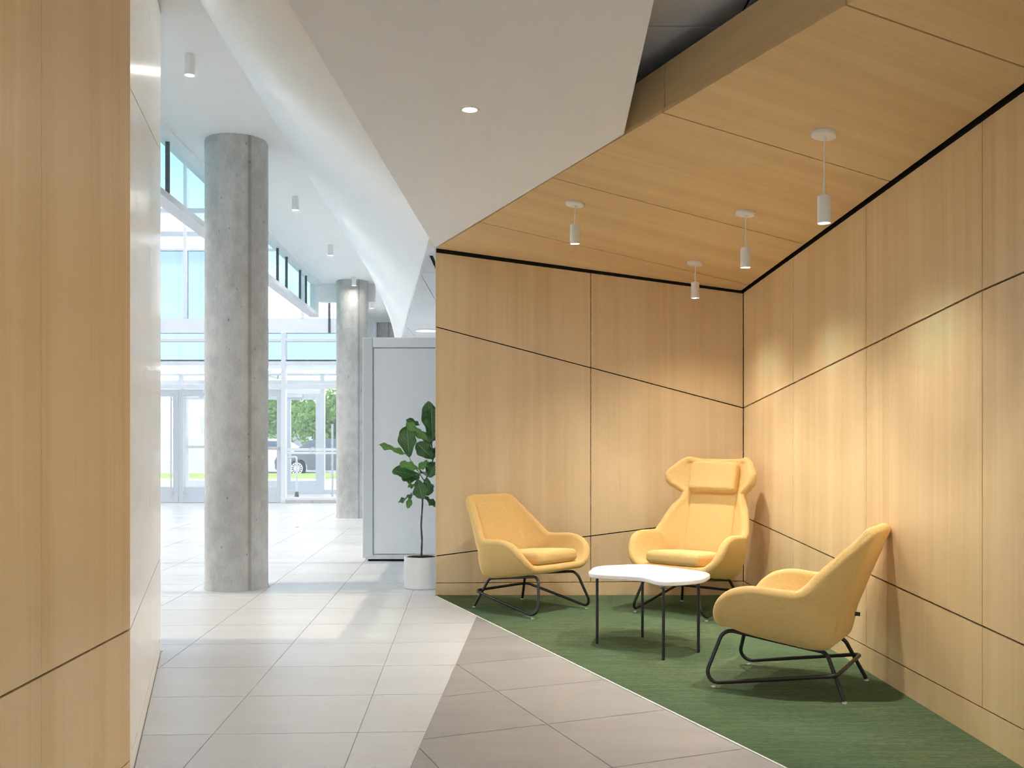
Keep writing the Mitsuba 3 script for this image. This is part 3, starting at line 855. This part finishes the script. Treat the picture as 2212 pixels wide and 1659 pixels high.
nv = CNrm / np.linalg.norm(CNrm)
plabels = ['white pendant nearest the camera, largest, over the right armchair', 'leftmost white pendant, over the armchair on the left',
           'white pendant in the middle, over the side table', 'lowest and smallest looking white pendant, over the high back chair']
for (x, y, zb, zt_), lab in zip(((1.405, 4.376, 2.218, 2.341), (.387, 5.978, 2.446, 2.563), (1.368, 5.694, 2.250, 2.366), (1.327, 7.042, 2.266, 2.381)), plabels):
    key = num('pendant_light')
    zc = cz(x, y)
    m = lathe([[0, -.016], [.054, -.016], [.0575, -.013], [.0585, -.008], [.0585, -.0005], [0, -.0005]], 48)
    R = trimesh.geometry.align_vectors([0, 0, 1], nv)
    m.apply_transform(R); m.apply_translation([x, y, zc])
    put(key + '__canopy', m, 'm_white_metal', smooth=40)
    wob = [(x + .004, y, zc - .012), (x + .001, y - .001, zc - .05), (x - .001, y, (zc + zt_) / 2 + .04), (x + .0012, y, zt_ + .09), (x, y, zt_ + .05)]
    put(key + '__cord', tube(wob, .0033, 10), 'm_white_metal', smooth=60)
    put(key + '__cord_grip', lathe([[0, 0], [.0045, 0], [.0085, .018], [.0085, .02], [0, .02]], 20, (x + .004, y, zc - .036)), 'm_white_metal', smooth=40)
    put(key + '__stem', lathe([[0, 0], [.0055, 0], [.0055, .068], [0, .068]], 16, (x, y, zt_ - .001)), 'm_white_metal', smooth=40)
    r = .0298
    put(key + '__body', lathe([[r - .003, .048], [r - .003, .0], [r - .0008, 0], [r, .001], [r, zt_ - zb - .002], [r - .002, zt_ - zb], [0, zt_ - zb], [0, zt_ - zb - .004]], 48, (x, y, zb)), 'm_white_metal', smooth=40)
    put(key + '__lamp', disc(x, y, zb + .024, r - .003), 'm_frost', emitter=em(PENDANT_L))
    tag(key + '__lamp', 'glowing white lens')
    tag(key, lab, 'pendant light', 'cylinder pendants on the wood ceiling')
slabels = ['white cylinder ceiling light nearest the camera, left of the bulkhead', 'second white cylinder ceiling light, right of the big column',
           'third white cylinder ceiling light along the lobby', 'fourth white cylinder ceiling light, in front of the second column', 'farthest white cylinder ceiling light, right of the second column']
for (x, y), lab in zip(((-2.085, 6.29), (-2.228, 9.997), (-2.33, 12.484), (-2.43, 14.95), (-2.53, 17.57)), slabels):
    key = num('ceiling_light')
    r, h = .033, .136
    r = .0325 if y < 9 else .035
    put(key + '__body', lathe([[r - .003, .012], [r - .003, 0], [r, .001], [r, h - .01], [r - .003, h - .009], [r - .003, h], [0, h]], 40, (x, y, 3.7345 - h)), 'm_white_metal', smooth=40)
    put(key + '__lamp', disc(x, y, 3.7345 - h + .004, r - .003), 'm_frost', emitter=em(SURFACE_L))
    tag(key + '__lamp', 'glowing white lens')
    tag(key, lab, 'ceiling light', 'cylinder lights on the lobby ceiling')
key = 'recessed_downlight'
put(key + '__trim_ring', lathe([[.030, .004], [.034, -.002], [.043, -.003], [.0445, 0], [.0445, .0005], [.036, .0005], [.034, .03], [.030, .03], [.030, .004]], 48, (DLX, DLY, sz(DLX, DLY))), 'm_white_metal', smooth=40)
put(key + '__lamp', disc(DLX, DLY, sz(DLX, DLY) + .006, .031), 'm_frost', emitter=em(RECESSED_L))
tag(key, 'round recessed downlight in the white soffit', 'downlight')
for (x, y) in ((-.24, 1.6),):  # extra downlight out of view, added to lighten the room
    key2 = num('recessed_downlight')
    if key2 == 'recessed_downlight': key2 = num('recessed_downlight')
    put(key2 + '__trim_ring', lathe([[.030, -.001], [.034, -.004], [.043, -.003], [.0445, -.0005], [.030, -.0005]], 48, (x, y, sz(x, y))), 'm_white_metal', smooth=40)
    put(key2 + '__lamp', disc(x, y, sz(x, y) - .002, .031), 'm_frost', emitter=em(RECESSED_L))
    tag(key2, 'round recessed downlight added unseen in the soffit nearer the camera to lighten the room', 'downlight')
key = 'round_ceiling_light'
put(key + '__trim_ring', lathe([[.15, -.001], [.152, -.014], [.168, -.012], [.172, 0], [.15, -.001]], 48, (-1.205, 13.75, ZS + .011)), 'm_white_metal', smooth=40)
put(key + '__lamp', disc(-1.205, 13.75, ZS + .004, .151), 'm_frost', emitter=em((7.5, 7.5, 7.3)))
tag(key, 'round flat ceiling light just above the white booth', 'ceiling light')
put('air_slot', cat(bx(-.69, -.665, 8.15, 9.15, ZS + .006, ZS + .0135)), 'm_gap')
tag('air_slot', 'narrow dark air slot in the tile ceiling beside the wood wall top', 'air vent')

# ------------------------------------------------------------------ armchairs
def grid_shell(rows, r, sub=7, nc=7, ns=9, bulge=.0):
    """rows: list of (centre, edge, rim) points of the left half, from the top of the back down to the seat front"""
    rows = np.array(rows, float)                        # k, 3, 3
    kk = np.arange(len(rows))
    d = np.r_[0, np.cumsum(np.linalg.norm(np.diff(rows[:, 2], axis=0), axis=1) + .5 * np.linalg.norm(np.diff(rows[:, 1], axis=0), axis=1))]
    tt = np.concatenate([np.linspace(d[i], d[i + 1], sub + 1)[:-1] for i in range(len(d) - 1)] + [[d[-1]]])
    c, e, m = (PchipInterpolator(d, rows[:, q])(tt) for q in range(3))
    cols = []
    for u in np.linspace(0, 1, nc)[:-1]:
        cols.append(c * (1 - u) + e * u)
    for u in np.linspace(0, 1, ns):
        w = e * (1 - u) + m * u
        # outward belly of the side panel
        side = m - e
        nn = np.cross(np.gradient(e, axis=0), side)
        nn /= np.linalg.norm(nn, axis=1, keepdims=True) + 1e-9
        cols.append(w - nn * bulge * np.linalg.norm(side, axis=1, keepdims=True) * 4 * u * (1 - u))
    half = np.array(cols)                               # columns, rows, 3  (y >= 0)
    other = half[1:][::-1] * np.array([1, -1, 1])
    P = np.concatenate([other, half], 0)                # right rim -> left rim
    # soften everything a little
    for _ in range(1):
        Q = P.copy()
        Q[1:-1] = P[1:-1] * .5 + .25 * (P[:-2] + P[2:])
        P = Q
        Q = P.copy()
        Q[:, 1:-1] = P[:, 1:-1] * .5 + .25 * (P[:, :-2] + P[:, 2:])
        P = Q
    gu, gv = np.gradient(P, axis=0), np.gradient(P, axis=1)
    N = np.cross(gu, gv)
    N /= np.linalg.norm(N, axis=-1, keepdims=True) + 1e-12
    a, b = P.shape[:2]
    V, Fc = [P + N * r, P - N * r], []
    idx = np.arange(a * b).reshape(a, b)

    def quads(I, flip):
        q = np.stack([I[:-1, :-1], I[1:, :-1], I[1:, 1:], I[:-1, 1:]], -1).reshape(-1, 4)
        return q[:, ::-1] if flip else q
    Fc.append(quads(idx, False))
    Fc.append(quads(idx + a * b, True))
    verts = np.vstack([x.reshape(-1, 3) for x in V])
    loop = [(i, 0) for i in range(a)] + [(a - 1, j) for j in range(1, b)] + [(i, b - 1) for i in range(a - 2, -1, -1)] + [(0, j) for j in range(b - 2, 0, -1)]
    L = np.array(loop)
    pb, nb = P[L[:, 0], L[:, 1]], N[L[:, 0], L[:, 1]]
    tl = np.roll(pb, -1, 0) - np.roll(pb, 1, 0)
    out = np.cross(tl, nb)
    out /= np.linalg.norm(out, axis=1, keepdims=True) + 1e-12
    cen = P[np.clip(L[:, 0], 1, a - 2), np.clip(L[:, 1], 1, b - 2)]
    sgn = np.sign(((pb - cen) * out).sum(1)); s0 = 1 if sgn.sum() >= 0 else -1
    out *= s0
    K = 7
    ring = [L[:, 0] * b + L[:, 1]]
    base = len(verts)
    for k in range(1, K):
        th = math.pi * k / K
        pt = pb + r * (math.cos(th) * nb + math.sin(th) * out)
        verts = np.vstack([verts, pt])
        ring.append(base + np.arange(len(L)) + (k - 1) * len(L))
    ring.append(L[:, 0] * b + L[:, 1] + a * b)
    for k in range(K):
        A_, B_ = ring[k], ring[k + 1]
        Fc.append(np.stack([A_, B_, np.roll(B_, -1), np.roll(A_, -1)], -1))
    q = np.vstack(Fc)
    f = np.vstack([q[:, [0, 1, 2]], q[:, [0, 2, 3]]])
    m = trimesh.Trimesh(verts, f, process=False)
    trimesh.repair.fix_normals(m)
    return m


ARM = [  # centre, edge, rim: from the arm's rear to the seat front (local x forward, y left, z up)
    [(-.275, 0, .385), (-.275, .212, .385), (-.135, .348, .497)],
    [(-.258, 0, .292), (-.254, .224, .290), (-.105, .355, .499)],
    [(-.238, 0, .260), (-.234, .234, .258), (-.065, .358, .500)],
    [(-.200, 0, .254), (-.196, .240, .254), (-.020, .361, .503)],
    [(-.10, 0, .266), (-.10, .244, .266), (.06, .364, .508)],
    [(.05, 0, .286), (.05, .246, .288), (.150, .364, .492)],
    [(.16, 0, .304), (.155, .244, .308), (.212, .356, .452)],
    [(.235, 0, .324), (.225, .238, .327), (.248, .330, .397)],
    [(.262, 0, .327), (.255, .225, .329), (.262, .268, .342)],
]
LOW = [
    [(-.440, 0, .795), (-.437, .165, .795), (-.432, .208, .787)],
    [(-.434, 0, .782), (-.431, .180, .780), (-.418, .226, .766)],
    [(-.420, 0, .745), (-.416, .188, .742), (-.390, .240, .735)],
    [(-.392, 0, .670), (-.387, .195, .670), (-.325, .268, .672)],
    [(-.345, 0, .560), (-.341, .203, .560), (-.235, .308, .582)],
    [(-.312, 0, .475), (-.309, .208, .475), (-.178, .335, .518)],
] + ARM
HIGH = [
    [(-.475, 0, 1.062), (-.470, .165, 1.064), (-.418, .232, 1.080)],
    [(-.468, 0, 1.045), (-.463, .175, 1.047), (-.392, .268, 1.064)],
    [(-.458, 0, 1.015), (-.453, .182, 1.015), (-.350, .306, 1.022)],
    [(-.443, 0, .972), (-.438, .186, .972), (-.302, .345, .970)],
    [(-.434, 0, .945), (-.429, .187, .945), (-.300, .342, .935)],
    [(-.420, 0, .895), (-.415, .188, .895), (-.338, .285, .882)],
    [(-.408, 0, .850), (-.403, .188, .847), (-.362, .236, .842)],
    [(-.398, 0, .815), (-.393, .190, .810), (-.352, .236, .808)],
    [(-.370, 0, .715), (-.363, .197, .713), (-.280, .292, .715)],
    [(-.325, 0, .560), (-.320, .206, .560), (-.185, .342, .580)],
    [(-.300, 0, .475), (-.297, .210, .475), (-.150, .352, .545)],
] + [[c, e, (m[0], m[1], m[2] + (.035 if i < 6 else .012 if i == 6 else 0))] for i, (c, e, m) in enumerate(ARM)]


def frame_path():
    fw, rw = .285, .2525
    rail = .19
    half = [(-.335, rw, .012), (-.240, rail, .217), (.268, rail + .01, .282), (.352, fw, .0125), (-.305, .272, .130), (-.305, 0, .134)]
    pts = half[:-1] + [(x, -y, z) for x, y, z in half[:-1][::-1]]
    rs_ = [0, .05, .062, .055, .045, .045, .055, .062, .05, 0]
    return fillet(pts, rs_, 9)


FRAME = tube(frame_path(), .0098, 16)
CHAIR_PLY = {}


def chair(kind, cx, cy, fx_, fy_, label):
    key = num('armchair')
    a = math.degrees(math.atan2(fy_, fx_))
    M = T().translate([cx, cy, .0025]).rotate([0, 0, 1], a)

    def part(name, mesh, bsdf, smooth=35):
        kk = (kind, name)
        if kk not in CHAIR_PLY:
            CHAIR_PLY[kk] = mikit.ply(mesh() if callable(mesh) else mesh, bsdf, smooth=smooth)
        scene[f'{key}__{name}'] = {**CHAIR_PLY[kk], 'to_world': M}

    rows = LOW if kind == 'low' else HIGH
    part('shell', lambda: grid_shell(rows, .029, bulge=.07), 'm_fabric', 60)

    def cushion():
        m = pillow(.475, .425, .082, .034, puff=.012)
        v = np.array(m.vertices)
        # narrower at the rear, rounded front corners
        v[:, 1] *= 1 - .06 * np.clip(-v[:, 0] / .24, 0, 1)
        m = trimesh.Trimesh(v, m.faces, process=False)
        m.apply_transform(trimesh.transformations.rotation_matrix(-.075, [0, 1, 0]))
        m.apply_translation([.043, 0, .388])
        return m
    part('seat_cushion', cushion, 'm_fabric', 50)

    def backpad():
        h = .425 if kind == 'low' else .73
        m = pillow(h, .385, .045, .020, puff=.010)
        v = np.array(m.vertices)
        m = trimesh.Trimesh(v, m.faces, process=False)
        z0, z1 = (.37, .762) if kind == 'low' else (.34, 1.04)
        x0, x1 = (-.249, -.404) if kind == 'low' else (-.231, -.437)
        ang = math.atan2(z1 - z0, x1 - x0)
        m.apply_transform(trimesh.transformations.rotation_matrix(-ang, [0, 1, 0]))
        m.apply_translation([(x0 + x1) / 2 - .004, 0, (z0 + z1) / 2])
        return m
    part('back_pad', backpad, 'm_fabric', 50)
    if kind == 'high':
        def head():
            m = pillow(.235, .385, .085, .034, puff=.010)
            m.apply_transform(trimesh.transformations.rotation_matrix(-math.atan2(.62, -.19), [0, 1, 0]))
            m.apply_translation([-.372, 0, .955])
            return m
        part('headrest', head, 'm_fabric', 50)
    part('frame', FRAME, 'm_black', 40)
    for i, (x, y) in enumerate(((.292, .284), (.292, -.284), (-.337, .2535), (-.337, -.2535))):
        part('foot_glide' if i == 0 else f'foot_glide_{i:03d}', lathe([[0, 0], [.0105, 0], [.0115, .003], [.0115, .007], [0, .007]], 18, (x, y, 0)), 'm_glide', 40)
    part('pull_tab', bx(-.322, -.27, -.17, -.164, .345, .364), 'm_black', False)
    tag(f'{key}__frame', 'black bent tube sled frame')
    tag(key, label, 'armchair')


chair('low', .137, 7.12, .704, -.71, 'low yellow armchair on the left, in front of the back wall')
chair('high', 1.287, 7.028, -.63, -.775, 'high back yellow wing chair with headrest in the corner')
chair('low', 1.406, 4.9625, -.855, .517, 'yellow armchair nearest the camera, side on by the right wall')

# ------------------------------------------------------------------ side table
key = 'side_table'
tp_ = np.array([(.465, 5.904), (.49, 6.03), (.523, 6.144), (.575, 6.205), (.66, 6.245), (.80, 6.278), (.883, 6.268), (.955, 6.19), (1.056, 6.078), (1.14, 5.98), (1.178, 5.915), (1.187, 5.849), (1.18, 5.795),
                (1.158, 5.735), (1.085, 5.602), (1.003, 5.543), (.915, 5.508), (.855, 5.509), (.82, 5.545), (.792, 5.622), (.766, 5.672), (.729, 5.702), (.627, 5.746), (.51, 5.803), (.474, 5.842)])
pp = np.vstack([tp_, tp_[:1]])
from scipy.interpolate import CubicSpline
dd = np.r_[0, np.cumsum(np.linalg.norm(np.diff(pp, axis=0), axis=1))]
cs = CubicSpline(dd, pp, bc_type='periodic')
outline = Polygon(cs(np.linspace(0, dd[-1], 180)[:-1])).buffer(-.006).buffer(.006)
layers = [(-.0035, .413), (0, .4165), (0, .4335), (-.0015, .436), (-.004, .437)]
tt = np.linspace(0, 1, 220)[:-1]
lv = []
for ins, z in layers:
    g = outline.buffer(ins) if ins else outline
    lv.append(np.array([(*g.exterior.interpolate(t, normalized=True).coords[0], z) for t in tt]))
n_ = len(tt)
V = np.vstack(lv)
Fc = []
for l in range(len(layers) - 1):
    for i in range(n_):
        a_, b_, c_, d_ = l * n_ + i, l * n_ + (i + 1) % n_, (l + 1) * n_ + (i + 1) % n_, (l + 1) * n_ + i
        Fc += [[a_, b_, c_], [a_, c_, d_]]
cap_v, cap_f = trimesh.creation.triangulate_polygon(Polygon(lv[-1][:, :2]), engine='earcut')
cap2_v, cap2_f = trimesh.creation.triangulate_polygon(Polygon(lv[0][:, :2]), engine='earcut')
top_m = cat(trimesh.Trimesh(V, Fc, process=False), trimesh.Trimesh(np.c_[cap_v, np.full(len(cap_v), .437)], cap_f, process=False), trimesh.Trimesh(np.c_[cap2_v, np.full(len(cap2_v), .413)], cap2_f[:, ::-1], process=False))
put(key + '__top', top_m, 'm_laminate', smooth=30)
for i, (x, y) in enumerate(((.517, 5.905), (.818, 6.096), (.852, 5.469), (1.086, 5.663))):
    ux, uy = x, y
    put(key + ('__leg' if i == 0 else f'__leg_{i:03d}'), cat(lathe([[0, .0], [.007, 0], [.0085, .002], [.0085, .414], [0, .414]], 20, (ux, uy, .0025)), lathe([[0, .408], [.022, .408], [.022, .413], [0, .413]], 20, (ux, uy, 0))), 'm_black', smooth=40)
tag(key + '__top', 'white rounded top')
tag(key, 'low white side table with a wavy rounded top on four thin black legs', 'table')

# ------------------------------------------------------------------ potted fig
key = 'potted_fig'
PXc, PYc = -.757, 8.15
put(key + '__pot', lathe([[0, 0], [.140, 0], [.1455, .004], [.147, .012], [.147, .262], [.1455, .265], [.139, .265], [.137, .262], [.136, .245], [0, .245]], 64, (PXc, PYc, 0)), 'm_pot', smooth=35)
tag(key + '__pot', 'white cylindrical pot')
ss, sf = trimesh.creation.icosphere(3).vertices, None
soil = trimesh.creation.cylinder(radius=.1355, height=.01, sections=48)
soil = soil.subdivide().subdivide()
v = np.array(soil.vertices)
v[:, 2] += np.where(v[:, 2] > 0, (meshkit.fbm(v * 60, 3, 1) - .4) * .014, 0)
v += np.array([PXc, PYc, .246])
put(key + '__soil', trimesh.Trimesh(v, soil.faces, process=False), 'm_soil')
KX = .000608


def pp3(cx, cy, dy=0.0):
    """plant drawing units (column, row, depth) about the stem's foot -> metres"""
    return np.array([PXc + (cx - 648) * KX, PYc + dy, .262 + (2230 - cy) * KX])


stem = np.array([pp3(645, 2225), pp3(652, 2000), pp3(640, 1800), pp3(652, 1620), pp3(660, 1500), pp3(658, 1400), pp3(650, 1300, .01), pp3(690, 1180, .02), pp3(760, 1080, .02), pp3(800, 900, .02), pp3(790, 760, .01), pp3(785, 680), pp3(800, 600)])
put(key + '__stem', tube(fillet(stem, .03, 4), np.linspace(.0075, .004, len(fillet(stem, .03, 4))) * (1 + .12 * rng.standard_normal(len(fillet(stem, .03, 4)))).clip(.8, 1.3), 10), 'm_bark', smooth=60)
for i, q in enumerate(([pp3(684, 1200, .02), pp3(600, 1060, 0), pp3(525, 965, -.02), pp3(485, 870, -.03)], [pp3(660, 1420), pp3(560, 1370, -.02), pp3(500, 1355, -.04)], [pp3(665, 1440), pp3(700, 1415, -.01), pp3(760, 1440, -.02)], [pp3(800, 800, .02), pp3(850, 740, .05), pp3(900, 720, .08)])):
    put(key + ('__twig' if i == 0 else f'__twig_{i:03d}'), tube(np.array(q), np.linspace(.004, .0025, len(q)), 8), 'm_bark', smooth=60)


def leaf(base, tip, width, nrm, curl=.12, fold=.16, wave=.012, seed=0):
    r_ = np.random.default_rng(seed)
    base, tip, nrm = np.array(base), np.array(tip), np.array(nrm, float)
    ax = tip - base
    L = np.linalg.norm(ax); ax /= L
    nrm = nrm - ax * (nrm @ ax); nrm /= np.linalg.norm(nrm)
    sd = np.cross(ax, nrm)
    nu, nvv = 15, 21
    t = np.linspace(0, 1, nvv)
    prof = (np.sin(np.pi * np.clip(t, 0, 1) ** 1.05) ** .62) * (.62 + .55 * t) - .10 * np.exp(-((t - .33) / .12) ** 2)
    prof = np.clip(prof, 0, None); prof[0] = .03; prof[-1] = .02
    prof /= prof.max()
    s = np.linspace(-1, 1, nu)
    Tt, S = np.meshgrid(t, s, indexing='ij')
    ph = r_.uniform(0, 6, 3)
    wv = np.sin(Tt * 13 + ph[0] + S * 1.5) * np.abs(S) ** 2 * wave + np.sin(Tt * 23 + ph[1]) * np.abs(S) ** 3 * wave * .5
    edge = 1 + .05 * np.sin(Tt * 19 + ph[2] + np.sign(S))
    y = S * prof[:, None] * width / 2 * edge
    z = np.abs(y) * fold + wv - curl * L * (Tt - .0) ** 2 + curl * L * .35 * Tt
    # raised ribs
    P = base + ax * (Tt * L)[..., None] + sd * y[..., None] + nrm * z[..., None]
    uv = np.stack([(S + 1) / 2, Tt], -1).reshape(-1, 2)
    i, j = np.meshgrid(np.arange(nvv - 1), np.arange(nu - 1), indexing='ij')
    q = np.stack([i * nu + j, i * nu + j + 1, (i + 1) * nu + j + 1, (i + 1) * nu + j], -1).reshape(-1, 4)
    return trimesh.Trimesh(P.reshape(-1, 3), np.vstack([q[:, [0, 1, 2]], q[:, [0, 2, 3]]]), process=False), uv


LV = [  # base, tip (drawing units + depth), width, normal, pale
    ((800, 650, 0), (735, 90, -.02), 225, (-.1, -1, .15), 0), ((795, 640, -.02), (790, 170, -.06), 210, (.05, -1, .1), 0), ((760, 655, -.02), (450, 388, -.10), 150, (.2, -.55, -.8), 1),
    ((620, 420, .03), (432, 345, .0), 95, (0, -1, .4), 0), ((485, 865, -.03), (445, 435, -.05), 262, (-.15, -1, .1), 0), ((482, 840, -.04), (78, 680, -.08), 125, (.1, -.6, .8), 1),
    ((800, 890, .0), (590, 665, -.04), 215, (.1, -1, .05), 0), ((620, 1130, -.02), (265, 1030, -.07), 215, (-.2, -.8, .6), 0), ((640, 1030, -.05), (368, 940, -.12), 135, (.25, -.8, .5), 1),
    ((800, 930, .0), (610, 1000, -.05), 130, (.2, -.7, .7), 1), ((740, 1140, .0), (850, 940, -.03), 215, (.1, -1, .35), 0), ((620, 1150, .0), (382, 1150, -.05), 165, (-.1, -.9, .45), 0),
    ((598, 1165, -.04), (672, 1425, -.09), 205, (-.05, -1, .2), 0), ((720, 1150, -.02), (745, 1390, -.04), 165, (.35, -1, .1), 0), ((560, 1250, .02), (458, 1268, .0), 80, (0, -1, .5), 1),
    ((560, 1368, -.03), (340, 1475, -.07), 85, (-.2, -.55, .8), 0), ((497, 1392, -.03), (468, 1562, -.05), 85, (.3, -1, 0), 1), ((690, 1405, -.01), (850, 1540, -.03), 100, (.2, -.8, .6), 0),
    ((800, 640, .02), (960, 330, .04), 220, (.4, -.8, .4), 0), ((810, 820, .03), (1010, 640, .08), 210, (.3, -.6, .7), 0), ((790, 1000, .03), (1000, 1060, .08), 200, (.2, -.4, .9), 0),
    ((780, 900, .05), (720, 700, .20), 200, (0, .6, .8), 0), ((720, 1150, .04), (660, 1050, .22), 190, (0, .3, .9), 0), ((760, 700, .04), (650, 500, .18), 200, (-.2, .3, .9), 0)]
for i, (b_, t_, w_, n__, pale) in enumerate(LV):
    m, uv = leaf(pp3(*b_), pp3(*t_), w_ * KX, n__, curl=[.10, .16, .05][i % 3], fold=[.22, .34, .15][i % 3], seed=i + 3)
    put(key + ('__leaf' if i == 0 else f'__leaf_{i:03d}'), m, 'm_leaf_pale' if pale else 'm_leaf', smooth=True, uv=uv)
tag(key, 'fiddle leaf fig with large green leaves in a white pot, half behind the wood wall', 'potted plant')

# ------------------------------------------------------------------ outside
put('ground_forecourt', bx(-60, 50, YF + .2, 30.5, -.3, -.02), 'm_pavement')
struct('ground_forecourt', 'pale pavement outside the entrance', 'ground')
put('ground_road', bx(-80, 70, 37.0, 130, -.5, -.28), 'm_asphalt')
struct('ground_road', 'grey road outside', 'ground')
put('lawn', bx(-60, 50, 30.5, 37.0, -.4, -.08), 'm_grass')
tag('lawn', 'sunlit strip of grass between the pavement and the parked cars', 'grass', kind='stuff')


def car(cx, cy, zg, col, label, flip=1):
    key = num('parked_car')
    prof = [(-2.25, .32), (-2.28, .62), (-2.15, .88), (-1.55, .98), (-.95, 1.42), (-.3, 1.52), (.55, 1.50), (1.25, 1.08), (2.05, .92), (2.26, .72), (2.28, .36)]
    gl = [(-1.42, 1.00), (-.90, 1.36), (-.3, 1.45), (.52, 1.43), (1.12, 1.06)]
    low_ = [(2.0, .26), (1.82, .26)]
    arc = lambda c: [(c + .40 * math.cos(t), .33 + .40 * math.sin(t)) for t in np.linspace(-.15, math.pi + .15, 14)]
    poly = Polygon(prof + [(2.2, .27)] + arc(1.42) + arc(-1.38) + [(-2.15, .25)]).buffer(0)
    M = lambda m: m.apply_transform(np.array([[flip, 0, 0, cx], [0, 1, 0, cy], [0, 0, 1, zg], [0, 0, 0, 1]], float))

    def side(poly_, y0, y1):
        m = slab(poly_, y1 - y0, (0, y0, 0), (1, 0, 0), (0, 0, 1), (0, 1, 0))
        return m
    body = side(poly.buffer(-.03).buffer(.03), -.88, .88)
    put(key + '__body', M(body), col)
    put(key + '__side_window', M(side(Polygon(gl).buffer(-.02), -.892, -.878)), 'm_car_glass')
    for i, x in enumerate((-1.38, 1.42)):
        ty = lathe([[.0, -.1], [.24, -.1], [.33, -.1], [.335, -.06], [.335, .08], [.31, .1], [0, .1]], 32)
        ty.apply_transform(trimesh.transformations.rotation_matrix(math.pi / 2, [1, 0, 0])); ty.apply_translation([x, -.80, .335])
        put(key + ('__tyre' if i == 0 else '__tyre_001'), M(ty), 'm_tyre', smooth=40)
        sp = [LineString([(.03 * math.cos(t), .03 * math.sin(t)), (.22 * math.cos(t), .22 * math.sin(t))]).buffer(.017) for t in np.linspace(0, 2 * np.pi, 15)[:-1]]
        g = Polygon([(.235 * math.cos(t), .235 * math.sin(t)) for t in np.linspace(0, 6.283, 33)[:-1]]).difference(Polygon([(.205 * math.cos(t), .205 * math.sin(t)) for t in np.linspace(0, 6.283, 33)[:-1]]))
        for s_ in sp: g = g.union(s_)
        put(key + ('__wheel_rim' if i == 0 else '__wheel_rim_001'), M(cat(*[slab(q, .02, (x, -.905, .335), (1, 0, 0), (0, 0, 1), (0, -1, 0)) for q in polys(g)])), 'm_alu_white')
    tag(key, label, 'car')


def at(u, v, y): return np.array([(u - 1106) / 2100 * y, y, 1.25 + (947 - v) / 2100 * y])


car(at(652, 0, 39.5)[0] + 1.38, 39.5, -.28, 'm_car', 'dark grey parked car seen through the glass below the tree', 1)
car(at(425, 0, 40.5)[0] + 2.3, 43.5, -.28, 'm_car_white', 'pale parked car seen just left of the big column', 1)


def tree(x, y, zg, h, r, n, label, seed):
    key = num('street_tree')
    g = np.random.default_rng(seed)
    put(key + '__trunk', tube([(x, y, zg), (x + .1, y, zg + h * .3), (x, y + .1, zg + h * .75)], [.16, .12, .05], 10), 'm_bark', smooth=60)
    cl = g.normal(size=(26, 3)); cl /= np.linalg.norm(cl, axis=1, keepdims=True)
    cl = cl * (g.random((26, 1)) ** .5) * np.array([r, r, r * .95]) + np.array([x, y, zg + h * .62])
    c = cl[g.integers(0, 26, n)] + g.normal(size=(n, 3)) * r * .22
    c[:, 2] = np.maximum(c[:, 2], zg + .5)
    a = g.normal(size=(n, 3)); a /= np.linalg.norm(a, axis=1, keepdims=True)
    b = np.cross(a, g.normal(size=(n, 3))); b /= np.linalg.norm(b, axis=1, keepdims=True)
    s = g.uniform(.09, .17, (n, 1))
    V = np.stack([c - a * s, c + b * s * .5, c + a * s, c - b * s * .5], 1).reshape(-1, 3)
    q = np.arange(4 * n).reshape(-1, 4)
    put(key + '__foliage', trimesh.Trimesh(V, np.vstack([q[:, [0, 1, 2]], q[:, [0, 2, 3]]]), process=False), 'm_tree')
    labels[key + '__foliage'] = {'label': 'light green foliage', 'kind': 'stuff'}
    tag(key, label, 'tree')


p = at(652, 900, 43)
tree(p[0] + .3, 46.8, -.28, 3.9, 1.45, 5200, 'leafy green tree behind the parked dark car, seen through the entrance glass', 1)
p = at(722, 880, 46)
tree(p[0] + 1.2, 54, -.28, 6.0, 1.6, 4200, 'second green tree seen just left of the second column', 2)
p = at(585, 930, 48)
tree(p[0] - 1.2, 56, -.28, 4.8, 1.7, 4000, 'third green tree seen through the leaf right of the big column', 3)


def house(x0, x1, y, h, roof, mat, label, wins=(), gable=0):
    key = num('building')
    put(key + '__wall', bx(x0, x1, y, y + 8, -.3, h), mat)
    if gable:
        xm = (x0 + x1) / 2
        put(key + '__roof', slab(Polygon([(x0 - .3, h), (x1 + .3, h), (xm, h + gable)]), 8, (0, y - .05, 0), (1, 0, 0), (0, 0, 1), (0, 1, 0)), mat)
    else:
        put(key + '__roof', bx(x0 - .2, x1 + .2, y - .2, y + 8.2, h, h + .3), roof)
    for (a_, b_, c_, d_) in wins:
        w = key + ('__window' if key + '__window' not in scene else f'__window_{sum(1 for k_ in scene if k_.startswith(key + "__window")):03d}')
        put(w, bx(a_, b_, y - .03, y + .02, c_, d_), 'm_siding')
    tag(key, label, 'building')


a0, a1 = at(320, 0, 62)[0], at(560, 0, 62)[0]
house(a0 - 8, a1, 62, 5.4, 'm_building', 'm_building', 'white building across the street behind the left doors', [(at(434, 0, 62)[0], at(460, 0, 62)[0], 1.5, 2.7), (at(400, 0, 62)[0], at(412, 0, 62)[0], 1.5, 2.7)])
house(at(690, 0, 64)[0], at(760, 0, 64)[0], 64, 2.2, 'm_building_dark', 'm_building_dark', 'dark gabled house across the street behind the second tree', [(at(706, 0, 64)[0], at(716, 0, 64)[0], .6, 1.7)], gable=1.7)
house(at(612, 0, 74)[0], at(650, 0, 74)[0], 74, 2.4, 'm_siding', 'm_siding', 'small grey blue building behind the tree across the street', [(at(620, 0, 74)[0], at(640, 0, 74)[0], .6, 1.8)])
